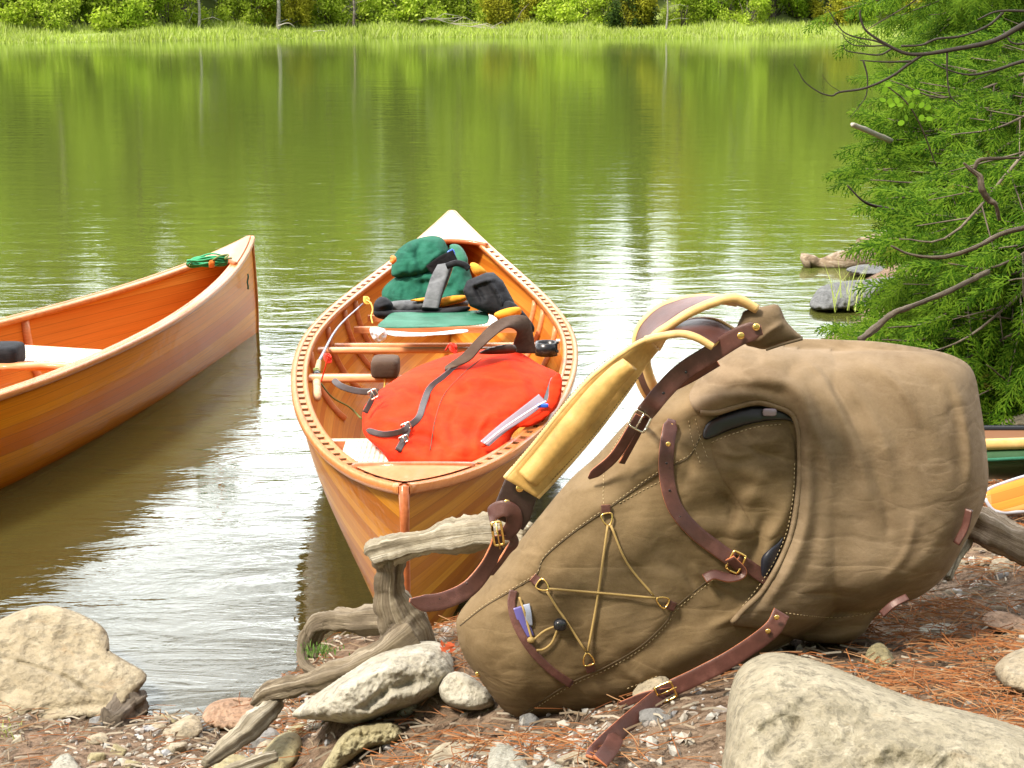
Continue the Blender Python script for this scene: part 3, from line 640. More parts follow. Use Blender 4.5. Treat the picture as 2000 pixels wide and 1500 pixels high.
CC = Canoe(-.2449, 5.4204, -.0175, .074, -.0193)
LC = Canoe(-1.7926, 4.9122, .2796, .0036, -.0195, zb=-.09, B=.7601, L=4.854, pw=1.5878, zm=.3214, ze=.4722, q=3.3868, rk=.0695)
# the water sheet, open where the two hulls displace it
from mathutils.geometry import delaunay_2d_cdt
def waterline(cn):
    R = []
    for side in (1, -1):
        q = []
        for tau in np.linspace(-.97, .97, 60):
            x, z = cn.sec(tau, np.linspace(0, 1, 60), .003); P = cn.W(np.stack([side * x, 0 * x + tau * cn.L / 2, z], 1))
            if P[0, 2] < -.004: k = np.searchsorted(P[:, 2], 0); q.append(P[min(k, 59), :2] * 1.0)
        R.append(q)
    return np.array(R[0] + R[1][::-1])
loops = [waterline(CC), waterline(LC)]
vs = [(-90, -5), (90, -5), (90, 80), (-90, 80)]; ed = [(0, 1), (1, 2), (2, 3), (3, 0)]
for lp in loops:
    n0 = len(vs); vs += [tuple(p) for p in lp]; ed += [(n0 + i, n0 + (i + 1) % len(lp)) for i in range(len(lp))]
r = delaunay_2d_cdt([Vector(v) for v in vs], ed, [], 0, 1e-6)
VV = np.array([(v.x, v.y, 0) for v in r[0]]); FF = [f for f in r[2] if all(sdist(VV[list(f)][:, :2].mean(0)[None], lp)[0] < 0 for lp in loops)]
FF = [f if np.cross(VV[f[1]] - VV[f[0]], VV[f[2]] - VV[f[0]])[2] > 0 else f[::-1] for f in FF]
tag(mk('lake_water', VV, FF, M['water'], origin=(0, 0, 0), smooth=False), 'calm rippled lake mirroring the green far shore', 'water', kind='structure')
canoe_c = build_canoe(CC, 'golden cedar strip canoe nosed onto the shore and loaded with red and green packs', 'hull_out', 'hull_in', 'gunwale')
YT = -.225      # yoke
yoke = cross_bar(CC, YT, .062, .022, 'yoke', canoe_c, 'yoke', yoke=True)
for sx in (-1, 1):
    c0 = CC.W(np.array([sx * .112 - .034, YT * CL / 2 - .01, CC.sheer(YT) + .016])); v, f = rbox(c0, (.085, .12, .058), e=5); pd = mk('shoulder_pad', v, f, M['brown_web'], yoke)
    c1 = c0 + [-.0, -.045, -.05]; v, f = join([tube([c1 + [0, 0, .03], c1, c1 + [.008, -.01, -.03]], .003, 5), tube([c1 + [0, 0, .03], c1, c1 + [-.008, -.01, -.028]], .003, 5)]); mk('tie_cord', v, f, M['yellow_cord'], pd)
cross_bar(CC, .02, .05, .02, 'yoke', canoe_c, 'thwart', dz=-.05, shrink=.03)
cross_bar(CC, .16, .04, .02, 'yoke', canoe_c, 'thwart', dz=-.10, shrink=.04)
seat(CC, -.588, .24, -.062, canoe_c)
seat(CC, .34, .26, -.10, canoe_c)
for tt in (-.03, .16, .30, .38):
    for side in (-1, 1):
        ph = np.linspace(.42, .93, 8); x, z = CC.sec(tt, ph, .012); P = CC.W(np.stack([side * x, 0 * x + tt * CL / 2, z], 1)); v, f = tube(P, .013, 6); mk('rib', v, f, M['yoke'], canoe_c)
canoe_l = build_canoe(LC, 'empty amber cedar strip canoe at the left with a green rope on its deck', 'hull_out2', 'hull_in2', 'gunwale', slots=False, deck='deck_red', deckL=(.4, .42), stemmat='gunwale')
_, t1 = LC.inv(gnd(132, 690, .25)); _, t2 = LC.inv(gnd(20, 700, .27)); x2, _ = LC.inv(gnd(14, 697, .27)); _, t3 = LC.inv(gnd(60, 725, .27)); _, t4 = LC.inv(gnd(58, 650, .25)); print('left canoe', t1, t2, x2, t3, t4)
yk = cross_bar(LC, t2, .06, .022, 'yoke', canoe_l, 'yoke', dz=-.06, yoke=True)
v, f = rbox(LC.W(np.array([x2, t2 * LC.L / 2, LC.sheer(t2) - .035])), (.12, .15, .075), e=5); mk('shoulder_pad', v, f, M['black_cloth'], yk)
seat(LC, t1, .26, -.085, canoe_l)
cross_bar(LC, t3 + .06, .03, .02, 'yoke', canoe_l, 'thwart', dz=-.07)
for side, tt in ((-1, t4), (1, -.2)):
    ph = np.linspace(.40, .96, 8); x, z = LC.sec(tt, ph, .012); v, f = tube(LC.W(np.stack([side * x, 0 * x + tt * LC.L / 2, z], 1)), .016, 6); mk('rib', v, f, M['yoke'], canoe_l)
#@@PACKS
# ------------------------------------------------------------------ soft bodies
def smooth_outline(pts, n=8): return spline(pts, n, True)
class Puff:
    """a stuffed body: a smooth outline that swells towards the viewer's side and, less, to the back (a solid with real thickness).
    pts picture outline; D(px,py)->distance; T swell in metres"""
    def __init__(s, name, pts, D, T, Tb, mt, parent=None, step=4.0, folds=(), power=.5, plateau=1.0, noise=(0, 1), sharp=False, n=8, seed=0, label=None, cell=None):
        O_ = np.array(pts, float) if sharp else smooth_outline(pts, n)
        if sharp:
            q = []
            for a, b in zip(O_, np.roll(O_, -1, 0)):
                k = max(1, int(np.hypot(*(b - a)) / step)); q += [a + (b - a) * i / k for i in range(k)]
            O_ = np.array(q)
        s.O = O_; x0, y0 = O_.min(0) - step * 1.5; x1, y1 = O_.max(0) + step * 1.5
        gx = np.arange(x0, x1, step); gy = np.arange(y0, y1, step); X, Y = np.meshgrid(gx, gy); s.gx, s.gy = gx, gy
        sdv = sdist(np.stack([X.ravel(), Y.ravel()], 1), O_).reshape(X.shape); ins = sdv > 0
        u = np.where(ins, 1.0, 0.0); src = 1.0
        u = np.maximum(sdv, 0) * 30
        for it in range(700):
            v = .25 * (np.roll(u, 1, 0) + np.roll(u, -1, 0) + np.roll(u, 1, 1) + np.roll(u, -1, 1)) + .25 * step * step
            u = np.where(ins, v, 0)
        u = u / u.max(); h = np.minimum(u * plateau, 1) if plateau == 1 else np.tanh(u * plateau) / math.tanh(plateau)
        h = h ** power
        s.h = h; z = (T(X, Y) if callable(T) else T) * h; px = X.copy(); py = Y.copy()
        for fo in folds: z = z + s.fold(X, Y, *fo) * np.clip(sdv / 10, 0, 1)
        if noise[0]:
            nv = np.array([mnoise.noise(Vector((a / noise[1], b / noise[1], seed))) + .5 * mnoise.noise(Vector((a / noise[1] * 2.3, b / noise[1] * 2.3, seed + 5))) for a, b in zip(X.ravel(), Y.ravel())]).reshape(X.shape)
            if len(noise) > 2:
                nv = nv + np.array([-1.1 * abs(mnoise.noise(Vector((a / noise[1] * 1.3 + 7, b / noise[1] * 1.3, seed)))) + .35 * mnoise.noise(Vector((a / noise[1] * 5, b / noise[1] * 5, seed))) - .28 * abs(mnoise.noise(Vector((a / noise[1] * 9, b / noise[1] * 9, seed)))) + .12 * mnoise.noise(Vector((a / noise[1] * 18, b / noise[1] * 18, seed))) for a, b in zip(X.ravel(), Y.ravel())]).reshape(X.shape) + .4
            z = z + noise[0] * nv * np.clip(h * 2, 0, 1)
        # snap outside nodes
        need = ~ins; ny, nx = X.shape
        touch = np.zeros_like(ins); cellm = ins[:-1, :-1] | ins[1:, :-1] | ins[:-1, 1:] | ins[1:, 1:]
        touch[:-1, :-1] |= cellm; touch[1:, :-1] |= cellm; touch[:-1, 1:] |= cellm; touch[1:, 1:] |= cellm
        edge = touch & ~ins; ei = np.argwhere(edge); E = np.stack([X[edge], Y[edge]], 1)
        A = O_; B = np.roll(O_, -1, 0); ab = B - A; best = np.full(len(E), 1e18); bp = E.copy()
        for a, d in zip(A, ab):
            t = np.clip(((E - a) @ d) / (d @ d + 1e-12), 0, 1); q = a + t[:, None] * d; dd = ((E - q) ** 2).sum(1); m_ = dd < best; best[m_] = dd[m_]; bp[m_] = q[m_]
        px[edge] = bp[:, 0]; py[edge] = bp[:, 1]; z = np.where(ins, z, 0); s.z = z; s.D = D
        Dm = D(px, py); s.Yf = Dm - z; s.mask = touch
        idx = -np.ones(X.shape, int); idx[touch] = np.arange(touch.sum()); nf = touch.sum()
        Vf = at(px[touch], py[touch], (Dm - z)[touch]); inb = ins & touch; bidx = -np.ones(X.shape, int); bidx[inb] = nf + np.arange(inb.sum())
        Vb = at(px[inb], py[inb], (Dm + Tb * h)[inb]); bidx = np.where(edge, idx, bidx)
        Fc = []
        for j, i in np.argwhere(cellm):
            Fc.append((idx[j + 1, i], idx[j + 1, i + 1], idx[j, i + 1], idx[j, i])); Fc.append((bidx[j, i], bidx[j, i + 1], bidx[j + 1, i + 1], bidx[j + 1, i]))
        s.ob = mk(name, np.concatenate([Vf, Vb]), Fc, M[mt] if isinstance(mt, str) else mt, parent, label=label)
    def fold(s, X, Y, P, amp, w, kind='ridge'):
        P = np.array(P, float); P = spline(P, 5) if len(P) > 2 else P; best = np.full(X.shape, 1e9); sg = np.zeros(X.shape); tt = np.zeros(X.shape); L = len(P) - 1
        for i in range(L):
            a, b = P[i], P[i + 1]; d = b - a; t = np.clip(((X - a[0]) * d[0] + (Y - a[1]) * d[1]) / (d @ d + 1e-9), 0, 1)
            ex, ey = X - a[0] - t * d[0], Y - a[1] - t * d[1]; q = np.hypot(ex, ey); m_ = q < best; best[m_] = q[m_]; sg[m_] = (d[0] * ey - d[1] * ex)[m_]; tt[m_] = ((i + t) / L)[m_]
        fade = np.clip(np.minimum(tt, 1 - tt) * 4, .0, 1) ** .7
        if kind == 'ridge': return amp * np.exp(-(best / w) ** 2) * fade
        if kind == 'step':   # raised to the right-hand side of the travel direction, dying away
            sd_ = np.where(sg > 0, best, -best); return amp * (1 / (1 + np.exp(-sd_ / (w * .2)))) * np.exp(-(np.maximum(best - w * .2, 0) / (w * 2.2)) ** 2) * fade
    def Y(s, px, py):
        px = np.atleast_1d(np.asarray(px, float)); py = np.atleast_1d(np.asarray(py, float)); st = s.gx[1] - s.gx[0]
        fx = np.clip((px - s.gx[0]) / st, 0, len(s.gx) - 1.001); fy = np.clip((py - s.gy[0]) / st, 0, len(s.gy) - 1.001); i = fx.astype(int); j = fy.astype(int); a = fx - i; b = fy - j
        z = (s.z[j, i] * (1 - a) * (1 - b) + s.z[j, i + 1] * a * (1 - b) + s.z[j + 1, i] * (1 - a) * b + s.z[j + 1, i + 1] * a * b)
        return s.D(px, py) - z
    def on(s, pts, lift=.002, n=6, closed=False):
        P = spline(np.array(pts, float)[:, :2], n, closed) if len(pts) > 2 else np.linspace(pts[0][:2], pts[1][:2], 10)
        return at(P[:, 0], P[:, 1], s.Y(P[:, 0], P[:, 1]) - lift)
def px3(pts, n=6):
    """(px,py,Y) control points -> smooth world points"""
    P = spline(np.array(pts, float), n); return at(P[:, 0], P[:, 1], P[:, 2])
def ribbon(A, B, th, mt, name, parent, rim=None, rimr=.003, bulge=0.0, label=None, nrm=None):
    """a band between two edges A and B (world points, same count); th thickness; mats [face, back, edge]"""
    A = np.asarray(A); B = np.asarray(B); n = len(A); T = np.gradient((A + B) / 2, axis=0); Wd = B - A
    N = np.cross(T, Wd); N /= np.linalg.norm(N, axis=1)[:, None] + 1e-12
    us = [0, .04, .2, .4, .6, .8, .96, 1]; top = []; bot = []
    for u in us:
        P = A + Wd * u; bg_ = bulge * math.sin(math.pi * u) ** .7; top.append(P + N * (th / 2 * (.6 if u in (0, 1) else 1) + bg_)); bot.append(P - N * (th / 2 * (.6 if u in (0, 1) else 1)))
    R = np.stack(top + bot[::-1], 1); k = R.shape[1]; m_ = len(us); Fc = []; mi = []
    for i in range(n - 1):
        for j in range(k):
            Fc.append((i * k + j, (i + 1) * k + j, (i + 1) * k + (j + 1) % k, i * k + (j + 1) % k)); mi.append(2 if j in (m_ - 1, k - 1, 0, m_ - 2, m_, k - 2) and th > .0005 and j in (m_ - 1, k - 1) else (0 if j < m_ else 1))
    Fc += [tuple(range(k)), tuple((n - 1) * k + j for j in range(k - 1, -1, -1))]; mi += [2, 2]
    o = mk(name, R.reshape(-1, 3), Fc, [M[q] for q in mt], parent, mi=mi, label=label)
    if rim:
        for E_ in (A, B): v, f = tube(E_, rimr, 6); mk('piping', v, f, M[rim], o)
    return o
def strap(pts, w, th=.003, mt=('leather', 'leather_edge', 'leather_edge'), name='strap', parent=None, n=8, tilt=0, taper=None, label=None):
    """pts (px,py,Y[,tiltdeg]) centre line; the band faces the camera turned by tilt about its run"""
    P = np.array([tuple(p) + (tilt,) * (4 - len(p)) for p in pts], float); Q = spline(P, n); C_ = at(Q[:, 0], Q[:, 1], Q[:, 2]); T = np.gradient(C_, axis=0); T /= np.linalg.norm(T, axis=1)[:, None] + 1e-12
    V = C_ - np.array([0, 0, H]); V /= np.linalg.norm(V, axis=1)[:, None]; Sd = np.cross(T, V); Sd /= np.linalg.norm(Sd, axis=1)[:, None] + 1e-9; U = np.cross(Sd, T)
    a = np.radians(Q[:, 3])[:, None]; D_ = Sd * np.cos(a) + U * np.sin(a); ww = np.full(len(Q), w)
    if taper:
        s_ = np.r_[0, np.cumsum(np.linalg.norm(np.diff(C_, axis=0), axis=1))]
        if 'end' in taper: ww = ww * np.clip(((s_[-1] - s_) / (w * .9)) ** .6, .25, 1)
        if 'start' in taper: ww = ww * np.clip((s_ / (w * .5)) ** .5, .55, 1)
    return ribbon(C_ - D_ * ww[:, None] / 2, C_ + D_ * ww[:, None] / 2, th, mt, name, parent, label=label)
def ontop(puff, pts, lift=.004): return [(x, y, float(puff.Y(x, y)[0]) - lift) + tuple(r) for x, y, *r in pts]
def rivet(puff, x, y, r, lift, parent, mt='brass'):
    c = at(x, y, float(puff.Y(x, y)[0]) - lift) if puff is not None else at(x, y, lift)
    v, f = rbox(c, (2 * r, r * .9, 2 * r), n=4, e=2.2); return mk('rivet', v, f, M[mt], parent)
def loop_tube(pts3, r, mt, name, parent, closed=True, k=6, n=5):
    P = spline(np.array(pts3, float), n, closed); P = at(P[:, 0], P[:, 1], P[:, 2]); 
    if closed: P = np.concatenate([P, P[:1], P[1:2]])
    v, f = tube(P, r, k); return mk(name, v, f, M[mt], parent)
def stitches(paths, parent, mt='thread', L=.0035, gap=.0035, r=.0006, name='stitching'):
    for P in paths:
        prt = []; s_ = np.r_[0, np.cumsum(np.linalg.norm(np.diff(P, axis=0), axis=1))]; c = 0
        while c + L < s_[-1]:
            a = np.array([np.interp(c, s_, P[:, k]) for k in range(3)]); b = np.array([np.interp(c + L, s_, P[:, k]) for k in range(3)]); prt.append(tube([a, b], r, 4)); c += L + gap
        v, f = join(prt); mk(name, v, f, M[mt], parent)

# ------------------------------------------------------------------ the big tan rucksack
PD = lambda x, y: 2.52 + .00010 * (x - 1000) + .00016 * (1400 - y)
base = at(1150, 1400, 2.5)
pack = thing('rucksack', 'big tan waxed canvas rucksack with golden shoulder straps slumped on the shore', 'rucksack', base)
body_o = [(892, 1232), (897, 1198), (945, 1138), (1008, 1065), (1058, 1003), (1115, 935), (1165, 890), (1235, 815), (1300, 775), (1370, 722), (1440, 672), (1560, 680), (1660, 700), (1740, 830), (1755, 980), (1700, 1110), (1610, 1210), (1530, 1262), (1430, 1335), (1330, 1372), (1240, 1398), (1130, 1411), (1030, 1408), (985, 1388), (943, 1335), (906, 1282)]
bf = [  # seams and creases: polyline, height, width
    ([(1372, 850), (1350, 890), (1318, 905), (1270, 935), (1190, 990), (1120, 1038), (1062, 1088), (1048, 1122), (1000, 1152), (945, 1185), (900, 1222)], .010, 26, 'step'),
    ([(1020, 1396), (1110, 1335), (1180, 1303), (1250, 1262), (1300, 1215), (1325, 1182), (1400, 1120)], -.008, 24, 'step'),
    ([(1085, 1412), (1065, 1385), (1040, 1362)], -.003, 7, 'ridge'), ([(1200, 1290), (1240, 1325), (1262, 1330)], .005, 9, 'ridge'),
    ([(1025, 1080), (1020, 1110), (1022, 1150)], -.003, 5, 'ridge'),
    ([(1240, 830), (1330, 800), (1420, 770), (1530, 765)], .010, 20, 'ridge'), ([(1290, 850), (1340, 840), (1372, 812)], -.007, 14, 'ridge'),
    ([(1310, 960), (1370, 930), (1450, 920), (1540, 930)], .008, 30, 'ridge'), ([(1320, 1010), (1400, 990), (1500, 1000)], -.006, 20, 'ridge'),
    ([(1340, 1040), (1420, 1030), (1520, 1050)], .009, 18, 'ridge'), ([(1440, 1110), (1440, 1050), (1460, 980), (1500, 930)], .010, 20, 'ridge'),
    ([(1470, 1110), (1478, 1060), (1500, 1000)], -.009, 12, 'ridge'), ([(1495, 1130), (1502, 1070), (1535, 1010), (1550, 940)], .012, 18, 'ridge'),
    ([(1400, 1120), (1350, 1160), (1290, 1180)], -.005, 24, 'ridge'), ([(1100, 1060), (1170, 1100), (1240, 1200)], .004, 50, 'ridge'),
    ([(1180, 930), (1260, 880), (1300, 860)], .006, 22, 'ridge'), ([(1150, 960), (1230, 960), (1290, 935)], -.005, 18, 'ridge'), ([(1290, 1000), (1240, 1060), (1180, 1120)], .005, 30, 'ridge'),
    ([(1280, 1060), (1330, 1090), (1420, 1150)], -.006, 22, 'ridge'), ([(1260, 1110), (1330, 1140), (1400, 1190)], .005, 20, 'ridge'),
    ([(930, 1250), (990, 1300), (1060, 1390)], .006, 45, 'ridge'), ([(1150, 1400), (1250, 1370), (1350, 1340)], -.006, 20, 'ridge'),
    ([(1220, 1330), (1320, 1290), (1420, 1230), (1490, 1180)], .006, 26, 'ridge'), ([(1330, 870), (1350, 900), (1330, 960)], -.005, 10, 'ridge'), ([(1215, 850), (1260, 850), (1300, 830)], .004, 6, 'ridge'), ([(1110, 960), (1160, 950), (1230, 915)], .004, 7, 'ridge'), ([(1400, 880), (1440, 890), (1490, 880)], .005, 7, 'ridge'), ([(1350, 1100), (1380, 1130), (1440, 1160)], .005, 7, 'ridge'), ([(1200, 1090), (1240, 1110), (1260, 1150)], -.004, 8, 'ridge'), ([(960, 1200), (1000, 1190), (1050, 1200)], .003, 8, 'ridge'), ([(1380, 1230), (1440, 1200), (1490, 1160)], .005, 8, 'ridge'), ([(1300, 1100), (1340, 1120), (1360, 1160)], -.005, 7, 'ridge'), ([(1400, 960), (1430, 990), (1420, 1040)], -.006, 8, 'ridge'), ([(1450, 860), (1490, 890), (1530, 890)], -.005, 7, 'ridge'),
]
body = Puff('main_bag', body_o, PD, .155, .12, 'canvas', pack, 4.0, bf, .5, 1.6, (.003, 70), n=6)
def lram(x, y): q = np.clip((np.asarray(x, float) - 1545 - .35 * np.maximum(800 - np.asarray(y, float), 0) + .22 * np.maximum(np.asarray(y, float) - 1080, 0)) / 390, 0, 1); return q ** 1.15
def LD(x, y): q = lram(x, y); return (body.Y(np.minimum(x, 1630), y).reshape(np.shape(x)) - .008) * (1 - q) + (PD(x, y) - .02) * q
LT_ = lambda x, y: .020 + .150 * lram(x, y)
lid_o = [(1450, 668), (1500, 668), (1560, 662), (1650, 664), (1720, 668), (1800, 680), (1862, 695), (1900, 724), (1915, 790), (1926, 870), (1930, 945), (1912, 1008), (1882, 1065), (1850, 1120), (1800, 1163), (1740, 1186), (1706, 1208), (1688, 1236), (1650, 1256), (1570, 1252), (1515, 1234), (1470, 1226), (1427, 1217), (1455, 1190), (1488, 1158), (1520, 1105), (1545, 1045), (1560, 960), (1562, 890), (1560, 835), (1545, 806), (1510, 792), (1475, 785), (1430, 796), (1395, 806), (1368, 806), (1350, 792), (1348, 765), (1372, 732), (1410, 698)]
lf = [([(1600, 700), (1660, 750), (1720, 850), (1750, 960)], .007, 16, 'ridge'), ([(1590, 740), (1640, 810), (1680, 900), (1700, 1000)], .007, 14, 'ridge'), ([(1580, 800), (1610, 880), (1630, 980)], .007, 12, 'ridge'),
      ([(1640, 690), (1730, 730), (1800, 800), (1840, 880)], .006, 18, 'ridge'), ([(1820, 700), (1870, 760), (1895, 860), (1905, 960)], .006, 12, 'ridge'), ([(1850, 740), (1870, 850), (1875, 960)], -.006, 12, 'ridge'),
      ([(1440, 745), (1500, 738), (1555, 762), (1582, 810), (1588, 900)], .013, 15, 'ridge'), ([(1400, 760), (1470, 758), (1530, 772)], -.006, 9, 'ridge'), ([(1580, 690), (1545, 720), (1540, 745)], -.006, 12, 'ridge'),
      ([(1562, 850), (1578, 900), (1580, 980), (1565, 1060), (1520, 1150), (1470, 1205)], .006, 11, 'ridge'), ([(1590, 880), (1600, 980), (1585, 1080), (1550, 1160)], -.005, 14, 'ridge'),
      ([(1540, 1200), (1620, 1215), (1700, 1190)], .006, 12, 'ridge'), ([(1600, 1100), (1680, 1130), (1780, 1120)], .004, 40, 'ridge'), ([(1720, 1210), (1760, 1160), (1840, 1110)], -.008, 14, 'ridge'), ([(1660, 1000), (1650, 1080), (1620, 1150)], -.004, 30, 'ridge'),
      ([(1780, 860), (1800, 960), (1790, 1060)], .004, 40, 'ridge'), ([(1480, 700), (1440, 730), (1400, 770)], .005, 16, 'ridge'), ([(1860, 1000), (1820, 1080), (1760, 1140)], .005, 20, 'ridge'), ([(1600, 1240), (1650, 1225), (1690, 1215)], -.005, 10, 'ridge'),
      ([(1720, 690), (1790, 720), (1850, 790)], -.004, 14, 'ridge'), ([(1600, 720), (1650, 790), (1690, 880)], -.004, 6, 'ridge'), ([(1570, 700), (1610, 740), (1650, 830)], .005, 6, 'ridge'), ([(1690, 700), (1760, 760), (1800, 840)], .004, 7, 'ridge'), ([(1700, 900), (1730, 990), (1735, 1060)], -.003, 9, 'ridge'), ([(1880, 800), (1895, 880), (1890, 960)], .004, 7, 'ridge'), ([(1560, 1170), (1620, 1160), (1690, 1165)], -.004, 8, 'ridge'), ([(1790, 1000), (1770, 1080), (1720, 1140)], .004, 9, 'ridge')]
lid = Puff('lid', lid_o, LD, LT_, .12, 'canvas_lid', pack, 4.0, lf, .5, 1.9, (.0025, 90), n=6, seed=4)
# hem of the lid, slit with a black sheet for its inner shade, inner sleeve
hem = [(1368, 806), (1400, 806), (1430, 797), (1475, 786), (1510, 793), (1545, 808), (1559, 840), (1562, 890), (1559, 960), (1545, 1043), (1520, 1103), (1488, 1156), (1455, 1188), (1430, 1216)]
v, f = tube(at(*(spline(hem, 6).T), LD(*spline(hem, 6).T) - .004), .0045, 8); mk('rolled_hem', v, f, M['canvas_lid'], pack)
Puff('dark_gap', [(1377, 858), (1380, 828), (1420, 806), (1475, 794), (1530, 798), (1552, 812), (1556, 830), (1534, 820), (1480, 825), (1430, 839)], lambda x, y: body.Y(x, y).reshape(np.shape(x)) - .003, .006, .004, 'gap_shade', pack, 4)  # black sheet on the bag painting the dark of the open slit
Puff('dark_gap', [(1490, 1085), (1520, 1060), (1530, 1050), (1520, 1090), (1500, 1125), (1490, 1140), (1486, 1110)], lambda x, y: body.Y(x, y).reshape(np.shape(x)) - .004, .006, .004, 'navy', pack, 4)  # navy patch laid over the small gap beside the sleeve
v, f = rbox(at(1503, 805, float(body.Y(1503, 805)[0]) - .012), (.022, .01, .012)); mk('bottle_glint', v, f, M['clear'], pack)
sl_o = [(1384, 858), (1420, 843), (1480, 826), (1532, 820), (1552, 850), (1560, 920), (1552, 990), (1530, 1040), (1495, 1072), (1478, 1050), (1450, 1000), (1400, 920)]
sleeve = Puff('inner_sleeve', sl_o, lambda x, y: body.Y(x, y).reshape(np.shape(x)) + .006, .020, .004, 'canvas', pack, 4, [([(1400, 870), (1470, 870), (1540, 850)], .006, 12, 'ridge'), ([(1420, 930), (1480, 950), (1540, 940)], -.005, 14, 'ridge')], n=6, seed=9)
stitches([sleeve.on([(1390, 864), (1430, 848), (1480, 834), (1530, 828)], .001)], pack)
stitches([lid.on([(1552, 905), (1549, 970), (1536, 1040), (1510, 1100), (1478, 1150), (1448, 1186)], .001), lid.on([(1535, 1197), (1580, 1203), (1640, 1206), (1700, 1196), (1760, 1170)], .001)], pack)
sm1 = [(1368, 852), (1348, 890), (1318, 908), (1270, 935), (1190, 992), (1120, 1040), (1062, 1090), (1046, 1124), (1000, 1153), (945, 1186), (899, 1222)]
sm2 = [(1020, 1394), (1110, 1336), (1180, 1304), (1250, 1263), (1300, 1216), (1322, 1184), (1400, 1120)]
sm3 = [(1225, 830), (1185, 900), (1178, 960), (1180, 990)]
for sm in (sm1, sm2): v, f = tube(body.on(sm, .0002), .0011, 5); mk('seam', v, f, M['thread_dark'], pack)
off = lambda P, dx, dy: [(a + dx, b + dy) for a, b in P]
stitches([body.on(off(sm1, 2, -5), .0008), body.on(off(sm2, 2, 5), .0008), body.on(sm3, .0008), body.on([(1225, 1345), (1290, 1318)], .0008)], pack)
stitches([body.on([(1345, 822), (1352, 860), (1368, 905)], .001), body.on([(1358, 818), (1366, 850), (1382, 895)], .001), body.on([(1290, 940), (1260, 955), (1205, 985)], .001)], pack)
# pocket mouth with leather binding, cards inside
pk = [(1003, 1153), (999, 1180), (1008, 1218), (1035, 1266), (1075, 1308), (1116, 1337)]
strap(ontop(body, pk, .005), .0125, .004, name='pocket_binding', parent=pack)
strap(ontop(body, [(1012, 1185), (1022, 1215), (1034, 1245)], .004), .016, .001, ('purple', 'purple', 'purple'), 'card', pack)
strap(ontop(body, [(1028, 1180), (1032, 1200), (1034, 1222)], .005), .010, .001, ('greycard', 'greycard', 'greycard'), 'card', pack)
# D rings, tabs, lacing cord, toggle
rings = [((1183, 986), (1184, 1004), (1188, 1022)), ((1040, 1127), (1052, 1138), (1066, 1148)), ((1155, 1312), (1151, 1298), (1147, 1280)), ((1318, 1186), (1303, 1180), (1284, 1170))]
for a, b_, c in rings:
    strap(ontop(body, [a, ((a[0] + b_[0]) / 2, (a[1] + b_[1]) / 2), b_], .004), .0145, .003, name='ring_tab', parent=pack)
    d = np.array(c) - np.array(b_); d = d / np.hypot(*d); nn = np.array([-d[1], d[0]]); bb = np.array(b_); r_ = 9
    P = [bb - nn * r_, bb + nn * r_, bb + nn * r_ + d * 12, bb + d * 23, bb - nn * r_ + d * 12]
    loop_tube([(p[0], p[1], float(body.Y(p[0], p[1])[0]) - .006) for p in P], .0014, 'brass' if c[0] < 1150 or True else 'nickel', 'd_ring', pack)
def cordp(pts, lift=.008, r=.0019, mt='cord', name='lacing_cord', prt=pack, bodyp=body):
    P = np.linspace(pts[0], pts[1], 8) if len(pts) == 2 else spline(np.array(pts, float), 5)
    Y_ = bodyp.Y(P[:, 0], P[:, 1]); Y2 = np.minimum(Y_ - .003, np.interp(np.arange(len(P)), [0, len(P) - 1], [Y_[0] - .006, Y_[-1] - .006]))
    v, f = tube(at(P[:, 0], P[:, 1], Y2 - (lift - .006)), r, 6); return mk(name, v, f, M[mt], prt)
cordp([(1187, 1026), (1178, 1090), (1165, 1180), (1148, 1272)]); cordp([(1193, 1026), (1225, 1100), (1277, 1164)]); cordp([(1072, 1150), (1170, 1158), (1280, 1168)], .010)
cordp([(1068, 1155), (1090, 1190), (1104, 1210), (1144, 1272)]); cordp([(1088, 1222), (1064, 1232), (1042, 1250)]); cordp([(1089, 1229), (1078, 1255), (1062, 1268), (1048, 1270)]); cordp([(1014, 1166), (1024, 1195), (1032, 1225), (1040, 1252)])
v, f = rbox(at(1094, 1220, float(body.Y(1094, 1220)[0]) - .014), (.021, .02, .019), e=2.4); mk('cord_toggle', v, f, M['black'], pack)
v, f = rbox(at(1037, 1250, float(body.Y(1037, 1250)[0]) - .008), (.012, .01, .010), e=2); mk('cord_knot', v, f, M['cord'], pack)
# leather straps
def buckle(puff, c, d, w, lift, parent, mt='brass', L=16):
    d = np.array(d, float) / np.hypot(*d); nn = np.array([-d[1], d[0]]); c = np.array(c, float)
    P = [c + nn * w - d * L * .5, c + nn * w + d * L * .5, c - nn * w + d * L * .5, c - nn * w - d * L * .5]
    q = []
    for a, b2 in zip(P, P[1:] + P[:1]): q += [a * .88 + b2 * .12, a * .12 + b2 * .88]
    Yc = float(puff.Y(*c)[0]) if puff is not None else 0
    bk = loop_tube([(p[0], p[1], Yc - lift) for p in q], .0020, mt, 'buckle', parent, n=3)
    v, f = tube(at(np.array([c[0] - d[0] * L * .5, c[0] + d[0] * L * .7]), np.array([c[1] - d[1] * L * .5, c[1] + d[1] * L * .7]), Yc - lift - .002), .0013, 5); mk('prong', v, f, M[mt], bk); return bk
LT = ('leather', 'leather_edge', 'leather_edge')
st1 = [(1488, 644), (1447, 655), (1390, 690), (1335, 725), (1297, 762), (1268, 797), (1247, 822)]
Y1 = [2.335, 2.34, 2.36, 2.38, 2.385, 2.395, float(body.Y(1240, 835)[0]) - .012]
strap([(a, b_, y) for (a, b_), y in zip(st1, Y1)], .028, .004, LT, 'lift_strap', pack, taper='start')
strap([(1400, 705, 2.42), (1350, 735, 2.45), (1310, 755, 2.47)], .018, .003, LT, 'lift_strap', pack)
